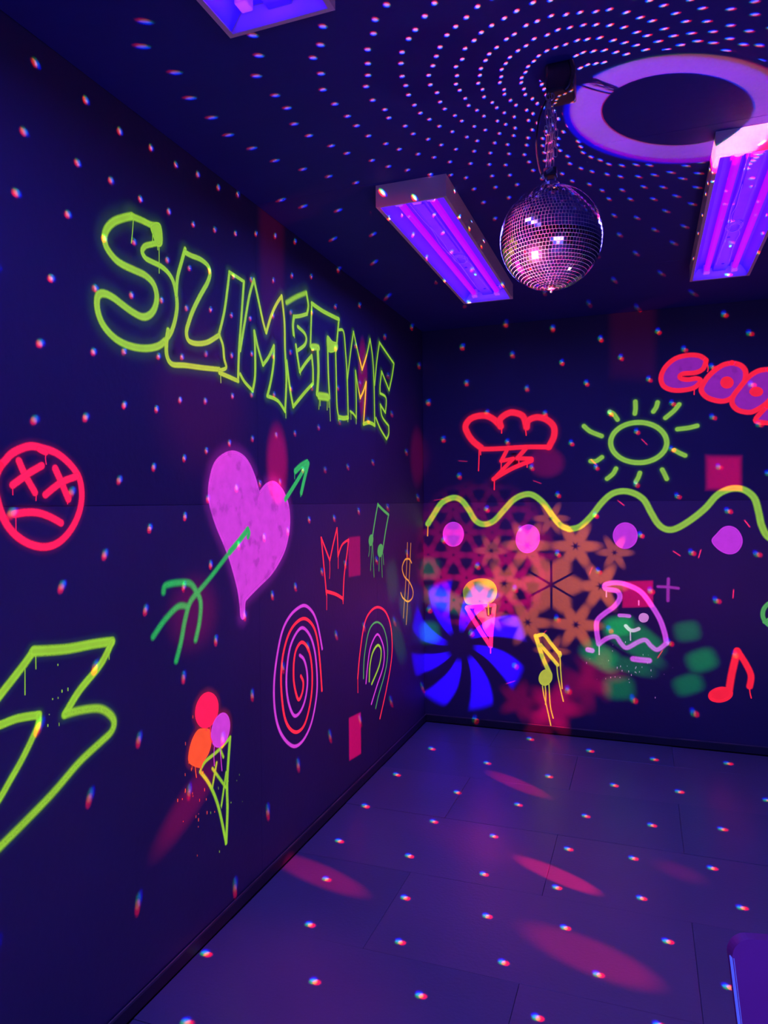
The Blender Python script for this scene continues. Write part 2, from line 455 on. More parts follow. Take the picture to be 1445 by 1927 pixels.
def mirror_mat():
    m, t, b = principled('mirror_tile')
    b.inputs['Base Color'].default_value = (.80, .78, .82, 1)
    b.inputs['Metallic'].default_value = 1.0
    b.inputs['Roughness'].default_value = 0.09
    t.links.new(ramp(t, noise(t, 60), (.72, .70, .74), (.86, .84, .88)), b.inputs['Base Color'])
    return m
MIRROR = mirror_mat()
def glow_mat(name, color, strength, sample='FRONT'):
    m, t, b = principled(name)
    b.inputs['Base Color'].default_value = (.04, .02, .06, 1)
    b.inputs['Emission Color'].default_value = (*color, 1)
    b.inputs['Emission Strength'].default_value = strength
    n = t.nodes.new('ShaderNodeMath'); n.operation = 'MULTIPLY_ADD'
    t.links.new(noise(t, 4), n.inputs[0]); n.inputs[1].default_value = .15 * strength; n.inputs[2].default_value = .92 * strength
    t.links.new(n.outputs[0], b.inputs['Emission Strength'])
    m.cycles.emission_sampling = sample
    return m
TUBE_M = glow_mat('blacklight_tube', (.40, 0.0, 1.0), 1.15)
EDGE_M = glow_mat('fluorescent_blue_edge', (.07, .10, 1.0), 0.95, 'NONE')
SPECK_M = glow_mat('bright_speck_glow', (.25, .9, 1.0), 1.2, 'NONE')

def paint(name, color, strength=1.0, base=None, streak=0.0, haze=0.0):
    """fluorescent spray paint: re-emits blacklight in its own colour; the stroke fades out towards its soft edge"""
    m, t, b = principled(name)
    g = NG(t)
    uv = t.nodes.new('ShaderNodeUVMap')
    u, v, _ = g.sep(uv.outputs[0])[:3]              # u: 0 centre .. 1 rim of the stroke, v: fuzziness
    fine = noise(t, 420, 2); mid = noise(t, 26, 3)
    base = base or (.04 + .5 * color[0], .04 + .5 * color[1], .015 + .4 * color[2])
    b.inputs['Base Color'].default_value = (*base, 1)
    b.inputs['Roughness'].default_value = .6
    b.inputs['Specular IOR Level'].default_value = .2
    b.inputs['Emission Color'].default_value = (*color, 1)
    lvl = g.m('MULTIPLY_ADD', mid, .45, .78)
    if streak:
        lvl = g.m('MULTIPLY', lvl, g.m('SUBTRACT', 1.0, g.m('MULTIPLY', g.step(noise(t, 17, 4), .54, .70), streak)))
    if haze:  # soft halo: overspray plus the glow around the strokes, painted as one layer
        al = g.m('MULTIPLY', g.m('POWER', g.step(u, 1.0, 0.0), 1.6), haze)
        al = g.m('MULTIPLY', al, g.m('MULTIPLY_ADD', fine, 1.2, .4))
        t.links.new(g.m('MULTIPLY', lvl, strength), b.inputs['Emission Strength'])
    else:
        rim = g.step(u, .35, 1.0)
        lvl = g.m('MULTIPLY', lvl, g.m('MULTIPLY_ADD', g.step(g.m('ABSOLUTE', g.m('SUBTRACT', u, .45)), .3, 0.0), .14, .93))
        t.links.new(g.m('MULTIPLY', lvl, strength), b.inputs['Emission Strength'])
        lo = g.m('MULTIPLY_ADD', v, -.42, .54)
        lo = g.m('ADD', lo, g.m('MULTIPLY', g.m('SUBTRACT', fine, .5), .5))
        al = g.m('SUBTRACT', 1.0, g.step(u, lo, 1.02))
        gr = g.m('MULTIPLY', v, g.step(fine, .5, .72))
        al = g.m('MULTIPLY', al, g.m('SUBTRACT', 1.0, g.m('MULTIPLY', gr, .55)))
    t.links.new(al, b.inputs['Alpha'])
    m.cycles.emission_sampling = 'NONE'
    return m
PAINT = dict(
    lime=paint('paint_lime', (.25, .56, .030), .95, (.42, .40, .02)), green=paint('paint_green', (.20, .47, .045), .95, (.36, .34, .03)),
    emerald=paint('paint_emerald', (.025, .46, .10), .85), fern=paint('paint_fern', (.075, .38, .09), .85),
    olive=paint('paint_olive', (.46, .50, .05), .9), amber=paint('paint_amber', (.72, .28, .035), 1.0),
    pink=paint('paint_pink', (1.0, .010, .085), 1.0), coral=paint('paint_coral', (1.0, .022, .055), .95),
    red=paint('paint_red', (.88, .012, .04), 1.0), hotpink=paint('paint_hotpink', (1.0, .015, .07), .95, (.9, .25, .45)),
    orange=paint('paint_orange', (1.0, .085, .022), 1.0),
    purple=paint('paint_purple', (.60, .045, .58), 1.0), purple_streak=paint('paint_purple_brushed', (.60, .045, .58), 1.0, streak=.35),
    magenta=paint('paint_magenta', (.46, .03, .58), 1.0), orchid=paint('paint_orchid', (.50, .06, .60), 1.0),
    pale_pink=paint('paint_pale_pink', (.58, .22, .58), .9), violet=paint('paint_violet', (.24, .013, .34), 1.0, streak=.3),
    dim_purple=paint('paint_dim_purple', (.36, .03, .42), .8), scoop_yellow=paint('paint_yellow', (.20, .30, .03), .8, (.32, .42, .06), streak=.4),
    haze_lime=paint('overspray_glow_lime', (.10, .30, .05), .55, (.06, .10, .08), haze=.20), haze_purple=paint('overspray_glow_purple', (.45, .03, .55), .7, (.2, .05, .2), haze=.26),
    haze_orange=paint('overspray_glow_orange', (.9, .05, .06), .6, (.3, .05, .05), haze=.20),
    haze_pink=paint('overspray_glow_pink', (.9, .02, .10), .6, (.2, .03, .06), haze=.15),
)

# ------------------------------------------------------------------ room shell
WX, YB = 4.6, -5.6            # right wall, back wall
def shell(name, *b):
    bm = bmesh.new(); box(bm, *b)
    return tag(obj(name, bm, JOINT), kind='structure')
T = 0.10
wall_left = shell('wall_left', -T, -.006, YB - T, T, -T, CEIL + T)
wall_far = shell('wall_far', -T, WX + T, .006, T, -T, CEIL + T)
wall_right = shell('wall_right', WX, WX + T, YB - T, T, -T, CEIL + T)
wall_back = shell('wall_back', -T, WX + T, YB - T, YB, -T, CEIL + T)
floor = shell('floor', -T, WX + T, YB - T, T, -T, -.012)
ceiling = shell('ceiling', -T, WX + T, YB - T, T, CEIL + .008, CEIL + T)
G2 = .0006
def piece(name, parent, mat, b, bev=.0006):
    bm = bmesh.new(); box(bm, *b)
    if bev: bevel(bm, bev)
    return obj(name, bm, mat, parent)
# painted boards: joint at z = 1.40 m all round, vertical joints every 1.22 m
ys = [0.0, -.855, -2.075, -3.295, -4.515, YB]
for a, b in zip(ys[1:], ys[:-1]):
    piece('panel', wall_left, WALL_LOW, (-.006, 0, a + G2, b - G2, .002, 1.40 - G2))
    piece('panel', wall_left, WALL_UP, (-.006, 0, a + G2, b - G2, 1.40 + G2, CEIL))
xs = [0.0, 2.10, 3.32, WX]
for a, b in zip(xs[:-1], xs[1:]):
    piece('panel', wall_far, WALL_LOW, (a + G2, b - G2, 0, .006, .002, 1.40 - G2))
    piece('panel', wall_far, WALL_UP, (a + G2, b - G2, 0, .006, 1.40 + G2, CEIL))
for a, b in zip(ys[1:], ys[:-1]):
    for c, d in ((0, 2.44), (2.44, WX)):
        piece('panel', ceiling, CEIL_M, (c + G2, d - G2, a + G2, b - G2, CEIL, CEIL + .008))
for a, b in zip(ys[1:], ys[:-1]):
    piece('panel', wall_right, WALL_LOW, (WX - .006, WX, a + G2, b - G2, .002, 1.40 - G2))
    piece('panel', wall_right, WALL_UP, (WX - .006, WX, a + G2, b - G2, 1.40 + G2, CEIL))
for a, b in zip(xs[:-1], xs[1:]):
    piece('panel', wall_back, WALL_LOW, (a + G2, b - G2, YB, YB + .006, .002, 1.40 - G2))
    piece('panel', wall_back, WALL_UP, (a + G2, b - G2, YB, YB + .006, 1.40 + G2, CEIL))
# rubber floor tiles in rows 0.49 m deep
P_ = .49
row = 0
y1 = -.018
edges = [-.018] + [-.345 - P_ * k for k in range(11)]
for k in range(len(edges) - 1):
    off = 0.0 if k % 2 else .49
    x = -off
    while x < WX:
        a, b = max(x, .012), min(x + .98, WX - .002)
        dz = random.uniform(-.0012, .0012)
        if b - a > .05:
            piece('floor_tile', floor, random.choice((FLOOR_M, FLOOR_M, FLOOR_M2)), (a + .0005, b - .0005, edges[k + 1] + .0005, edges[k] - .0005, -.012, dz), .0012)
        x += .98
def trim(name, b):
    bm = bmesh.new(); box(bm, *b); bevel(bm, .004)
    return tag(obj(name, bm, BASE_M), kind='structure')
BEAD_M = surf('worn_bead', (.30, .20, .16), (.10, .07, .10), .3, 9)
bl = trim('baseboard_left', (.0005, .011, YB, -.012, .0, .045))
bf = trim('baseboard_far', (.0005, WX, -.012, -.0005, .0, .045))
for par, a, b in ((bl, (.007, YB, .0455), (.007, -.007, .0455)), (bf, (.007, -.007, .0455), (WX, -.007, .0455))):
    bm = bmesh.new(); cyl(bm, a, b, .0022, 8); obj('bead', bm, BEAD_M, par)
bm = bmesh.new(); box(bm, -.0005, .0035, -.004, .0005, .045, 1.40)
tag(obj('trim_1', bm, WALL_LOW), kind='structure')

# ------------------------------------------------------------------ blacklight fixtures
def make_fixture():
    root = empty('blacklight_fixture')
    Wd, Ln, Hh, th = .25, 1.28, .075, .003
    bm = bmesh.new()
    box(bm, 0, Wd, 0, Ln, -.012, -.001)
    for b in ((0, th, 0, Ln, -Hh, -.012), (Wd - th, Wd, 0, Ln, -Hh, -.012), (th, Wd - th, 0, th, -Hh, -.012), (th, Wd - th, Ln - th, Ln, -Hh, -.012),
              (th, .012, th, Ln - th, -Hh, -Hh + .003), (Wd - .012, Wd - th, th, Ln - th, -Hh, -Hh + .003),
              (.012, Wd - .012, th, .010, -Hh, -Hh + .003), (.012, Wd - .012, Ln - .010, Ln - th, -Hh, -Hh + .003)):
        box(bm, *b)
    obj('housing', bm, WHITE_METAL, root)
    # folded reflector: sloping sides and a raised centre channel
    bm = bmesh.new()
    prof = [(.006, -.066), (.030, -.030), (.036, -.022), (.094, -.022), (.098, -.040), (.152, -.040), (.156, -.022), (.214, -.022), (.220, -.030), (.244, -.066)]
    a = [bm.verts.new((x, .006, z)) for x, z in prof]; b = [bm.verts.new((x, Ln - .006, z)) for x, z in prof]
    for i in range(len(prof) - 1): bm.faces.new((a[i], a[i + 1], b[i + 1], b[i]))
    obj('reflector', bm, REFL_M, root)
    for x in (.068, .182):
        bm = bmesh.new(); cyl(bm, (x, .055, -.046), (x, Ln - .075, -.046), .0125, 14)
        t = obj('lamp_tube', bm, TUBE_M, root, smooth=True)
        for y0, y1 in ((.050, .062), (Ln - .082, Ln - .070)):
            bm = bmesh.new(); cyl(bm, (x, y0, -.046), (x, y1, -.046), .0135, 14); obj('end_cap', bm, WHITE_METAL, t)
        for y0, y1 in ((.02, .054), (Ln - .074, Ln - .04)):
            bm = bmesh.new(); box(bm, x - .014, x + .014, y0, y1, -.062, -.023); bevel(bm, .004, 2)
            obj('lamp_holder', bm, WHITE_METAL, root)
    bm = bmesh.new(); box(bm, .108, .142, .10, .62, -.047, -.0402); bevel(bm, .002)
    obj('ballast_cover', bm, BROWN_M, root)
    bm = bmesh.new()
    for q in range(3):
        tube(bm, [(.125 + cos(k * pi / 8) * (.030 - .004 * q), .70 + sin(k * pi / 8) * (.055 - .006 * q), -.044 - .003 * q) for k in range(16)], .0014, 6, True)
    obj('coiled_wire', bm, WIRE_M, root, smooth=True)
    rnd = random.Random(3)
    for x0, y0, y1 in ((.100, .08, 1.15), (.106, .30, 1.05), (.148, .66, 1.16)):
        pts = spline([(x0 + rnd.uniform(-.006, .006), y0 + (y1 - y0) * k / 8, -.045 - rnd.uniform(0, .004)) for k in range(9)], 4)
        bm = bmesh.new(); tube(bm, pts, .0013, 6); obj('wire', bm, WIRE_M, root, smooth=True)
    bm = bmesh.new(); box(bm, .108, .140, .035, .085, -.052, -.0402); bevel(bm, .003); obj('wire_connector', bm, WHITE_METAL, root)
    bm = bmesh.new(); box(bm, .132, .140, .93, .945, -.044, -.0402); obj('bright_speck', bm, SPECK_M, root)  # small emissive turquoise speck on the centre channel
    for x, y, r in ((.15, 1.235, .008), (.13, 1.17, .006), (.118, .83, .006)):
        z = -.0235 if y > 1.2 else -.0405
        bm = bmesh.new(); cyl(bm, (x, y, z), (x, y, z - .0015), r, 12); obj('screw_hole', bm, BLACK_M, root)
    return root
def copy_tree(o, parent=None):
    c = o.copy(); COL.objects.link(c)
    if parent: c.parent = parent
    for ch in o.children: copy_tree(ch, c)
    return c
def fixture_light(loc):
    x, y, z = loc
    for nm, dz, tgt, e in (('blacklight_beam', -.079, -1, 11.0), ('blacklight_inner', -.071, 1, 8.0)):
        o = lamp(nm, 'AREA', (x + .125, y + .64, z + dz), (x + .125, y + .64, z + dz + tgt), e, UV if tgt < 0 else (.05, .004, 1.0), nodes=False)
        o.data.shape = 'RECTANGLE'; o.data.size = 1.2 if abs(o.matrix_basis.to_3x3().col[0].y) > .5 else .2
        o.data.size_y = .2 if o.data.size > 1 else 1.2
        o.visible_camera = False
FIX = [((.464, -2.06, CEIL), 'white ceiling blacklight fixture left of the mirror ball, whole in view'),
       ((.482, -4.283, CEIL), 'white ceiling blacklight fixture cut off by the top edge, only its end showing'),
       ((1.530, -2.03, CEIL), 'white ceiling blacklight fixture at the right edge, its near end lit pink by the spot')]
fx0 = make_fixture()
for i, (loc, lab) in enumerate(FIX):
    f = fx0 if i == 0 else copy_tree(fx0)
    f.location = loc
    tag(f, lab, 'light fixture', 'ceiling blacklight fixtures')
    fixture_light(loc)
    if i == 2:
        bm = bmesh.new(); cyl(bm, (.21, .0002, -.022), (.21, -.0015, -.022), .0085, 14); obj('knockout_hole', bm, BLACK_M, f)

# ------------------------------------------------------------------ mirror ball, chain, mount
ball = empty('mirror_ball', BALL, 'silver mirror ball of small square tiles hanging on chains from the ceiling', 'disco ball')
bm = bmesh.new(); bmesh.ops.create_uvsphere(bm, u_segments=64, v_segments=40, radius=BALL_R - .0008)
obj('ball_core', bm, GROUT_M, ball, smooth=True)
bm = bmesh.new(); rnd = random.Random(11)
n_rows = 45
for i in range(1, n_rows - 1):
    th = (i + .5) * pi / n_rows
    cnt = max(6, round(2 * pi * sin(th) / D_COL))
    hh = pi / n_rows * BALL_R * .44; wv = 2 * pi * sin(th) / cnt * BALL_R * .44
    for j in range(cnt):
        ph = (j + .5) / cnt * 2 * pi - pi
        n = Vector((sin(th) * cos(ph), sin(th) * sin(ph), cos(th)))
        e1 = Vector((-sin(ph), cos(ph), 0)); e2 = n.cross(e1)
        nj = (n + e1 * rnd.gauss(0, .010) + e2 * rnd.gauss(0, .010)).normalized()
        e1 = (e1 - nj * e1.dot(nj)).normalized(); e2 = nj.cross(e1)
        c = n * (BALL_R + .0006)
        top = [bm.verts.new(c + e1 * sx * wv + e2 * sy * hh) for sx, sy in ((-1, -1), (1, -1), (1, 1), (-1, 1))]
        bot = [bm.verts.new(v.co - nj * .0022) for v in top]
        bm.faces.new(top)
        for k in range(4): bm.faces.new((top[k], bot[k], bot[(k + 1) % 4], top[(k + 1) % 4]))
tag(obj('mirror_tiles', bm, MIRROR, ball), kind='stuff')
bm = bmesh.new(); cyl(bm, (0, 0, BALL_R - .004), (0, 0, BALL_R + .010), .022, 20); cyl(bm, (0, 0, BALL_R + .010), (0, 0, BALL_R + .014), .012, 16)
obj('top_cap', bm, CHAIN_M, ball)
bm = bmesh.new(); tube(bm, [(cos(k * pi / 6) * .011, 0, BALL_R + .023 + sin(k * pi / 6) * .011) for k in range(12)], .0022, 8, True)
obj('hanging_eye', bm, CHAIN_M, ball, smooth=True)
bm = bmesh.new(); cyl(bm, (0, 0, -BALL_R - .006), (0, 0, -BALL_R + .002), .0022, 8); bmesh.ops.create_icosphere(bm, subdivisions=2, radius=.0035, matrix=Matrix.Translation((0, 0, -BALL_R - .007)))
obj('bottom_pin', bm, CHAIN_M, ball, smooth=True)

motor = empty('ball_motor', (BALL.x, BALL.y, BALL.z + BALL_R + .03), 'small black rotator motor clamped on top of the mirror ball', 'motor')
bm = bmesh.new(); box(bm, -.016, .016, -.014, .014, -.002, .018); bevel(bm, .003, 2); obj('motor_case', bm, BLACK_M, motor)
bm = bmesh.new(); box(bm, -.010, .008, -.020, -.014, .008, .012); bmesh.ops.rotate(bm, verts=bm.verts, cent=(0, -.017, .010), matrix=Matrix.Rotation(-.5, 3, 'Y')); obj('bracket', bm, CHAIN_M, motor)
bm = bmesh.new(); cyl(bm, (-.020, 0, .002), (-.014, 0, .002), .006, 12); obj('cable_gland', bm, WHITE_METAL, motor)

mount = empty('ceiling_mount', (BALL.x + .024, BALL.y + .03, CEIL), 'black mounting box on the ceiling above the mirror ball chain', 'mount')
bm = bmesh.new(); box(bm, -.034, .034, -.04, .04, -.072, -.001); bevel(bm, .006, 2); obj('mount_box', bm, BLACK_M, mount)
bm = bmesh.new(); tube(bm, spline([(.028, -.044, -.01), (.034, -.046, -.035), (.026, -.045, -.065), (.012, -.042, -.078)], 5), .006, 8); obj('mount_strap', bm, BLACK_M, mount, smooth=True)
bm = bmesh.new(); tube(bm, [(cos(k * pi / 6) * .010 - .024, -.03, -.080 + sin(k * pi / 6) * .010) for k in range(12)], .002, 8, True); obj('hook', bm, CHAIN_M, mount, smooth=True)

chain = empty('hanging_chain', (BALL.x, BALL.y, BALL.z + BALL_R + .03), 'bundle of steel chain strands holding up the mirror ball', 'chain')
def link_shape(L, Wd, r):
    bm = bmesh.new(); pts = []
    for k in range(16):
        a = 2 * pi * k / 16
        pts.append((cos(a) * (Wd / 2), 0, sin(a) * (Wd / 2) + (L / 2 - Wd / 2) * (1 if sin(a) >= 0 else -1)))
    tube(bm, pts, r, 6, True)
    me = bpy.data.meshes.new('link'); bm.to_mesh(me); bm.free()
    for p in me.polygons: p.use_smooth = True
    me.materials.append(CHAIN_M); return me
LM = link_shape(.026, .0082, .0012)
z_top = CEIL - .078 - (BALL.z + BALL_R + .03)
rnd = random.Random(5)
for sx, z0, z1 in ((-.009, .018, z_top), (-.002, .016, z_top * .92), (.005, .020, z_top * .90), (.012, .050, z_top * .80), (.001, .06, z_top)):
    k = 0; z = z0
    sy = rnd.uniform(-.006, .006)
    while z < z1 - .010:
        f = z / z_top
        o = link_mesh('link', LM, chain, (sx * (1.15 - .9 * abs(f - .45)), sy, z + .012))
        o.rotation_euler = (rnd.uniform(-.12, .12), rnd.uniform(-.10, .10), (k % 2) * pi / 2 + rnd.uniform(-.5, .5) + .35)
        z += .0215; k += 1
cord = bmesh.new()
tube(cord, spline([(-.018, 0, .002), (-.026, .0, .02), (-.033, .0, .06), (-.034, 0, .10), (-.027, 0, .15), (-.012, .004, .19), (.0, .02, z_top + .01), (.006, .03, z_top + .03)], 6), .0026, 8)
c = obj('power_cord', cord, BLACK_M, None, (BALL.x, BALL.y, BALL.z + BALL_R + .03), smooth=True)
tag(c, 'thin black power cord looping beside the mirror ball chain', 'cord')

# ------------------------------------------------------------------ chair at the lower right
def make_chair():
    root = empty('plastic_chair', (0, 0, 0), 'purple plastic chair back with a glowing blue edge in the lower right corner', 'chair')
    # local axes: x to the sitter's side, z up, the back panel faces -y
    Wd, H0, H1 = .44, .30, .80
    out = []
    def rounded(x0, x1, z0, z1, r, taper):
        pts = []
        for cx, cz, a0 in ((x1 - r, z1 - r, 0), (x0 + r, z1 - r, pi / 2)):
            for k in range(9):
                a = a0 + k * pi / 16
                pts.append((cx + cos(a) * r, cz + sin(a) * r))
        pts += [(x0 + taper, z0), (x1 - taper, z0)]
        return pts
    prof = rounded(-Wd / 2, Wd / 2, H0, H1, .024, .058)
    # the top edge dips slightly in the middle
    bm = bmesh.new(); yo = .0
    top = []
    for x, z in prof:
        if z > H1 - .001: top.append(x)
    pr = []
    for i, (x, z) in enumerate(prof):
        pr.append((x, z))
        if i == 8:
            for k in range(1, 8):
                xx = (Wd / 2 - .024) - (Wd - .048) * k / 8
                pr.append((xx, H1 - .010 * sin(pi * k / 8)))
    fr = [bm.verts.new((x, -.008, z)) for x, z in pr]; bk = [bm.verts.new((x, .008, z)) for x, z in pr]
    bm.faces.new(fr); bm.faces.new(bk[::-1])
    n = len(pr)
    for i in range(n): bm.faces.new((fr[i], bk[i], bk[(i + 1) % n], fr[(i + 1) % n]))
    obj('backrest', bm, PURPLE_PLASTIC, root)
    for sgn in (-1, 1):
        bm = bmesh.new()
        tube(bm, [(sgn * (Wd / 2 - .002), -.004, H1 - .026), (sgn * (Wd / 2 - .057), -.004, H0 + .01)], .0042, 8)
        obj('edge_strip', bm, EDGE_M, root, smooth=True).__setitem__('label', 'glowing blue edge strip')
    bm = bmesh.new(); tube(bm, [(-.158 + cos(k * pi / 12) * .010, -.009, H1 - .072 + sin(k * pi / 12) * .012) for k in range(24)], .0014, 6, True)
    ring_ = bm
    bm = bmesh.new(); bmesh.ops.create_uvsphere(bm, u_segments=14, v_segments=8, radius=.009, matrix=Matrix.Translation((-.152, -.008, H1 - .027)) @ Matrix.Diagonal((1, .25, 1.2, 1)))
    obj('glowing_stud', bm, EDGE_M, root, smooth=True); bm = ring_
    obj('embossed_ring', bm, PURPLE_PLASTIC, root, smooth=True)
    bm = bmesh.new(); box(bm, -.19, .19, -.02, .33, .33, .355); bevel(bm, .012, 2); obj('seat', bm, PURPLE_PLASTIC, root)
    for sx in (-.18, .18):
        for y0 in (.01, .30):
            bm = bmesh.new(); cyl(bm, (sx * .9, y0, .33), (sx * 1.1, y0 + (.02 if y0 > .2 else -.02), 0.0), .012, 12)
            obj('leg', bm, PURPLE_PLASTIC, root)
    return root
chair = make_chair()
chair.location = (1.6419, -3.1990, -.0065)
chair.rotation_euler = (0, 0, 0.3508)

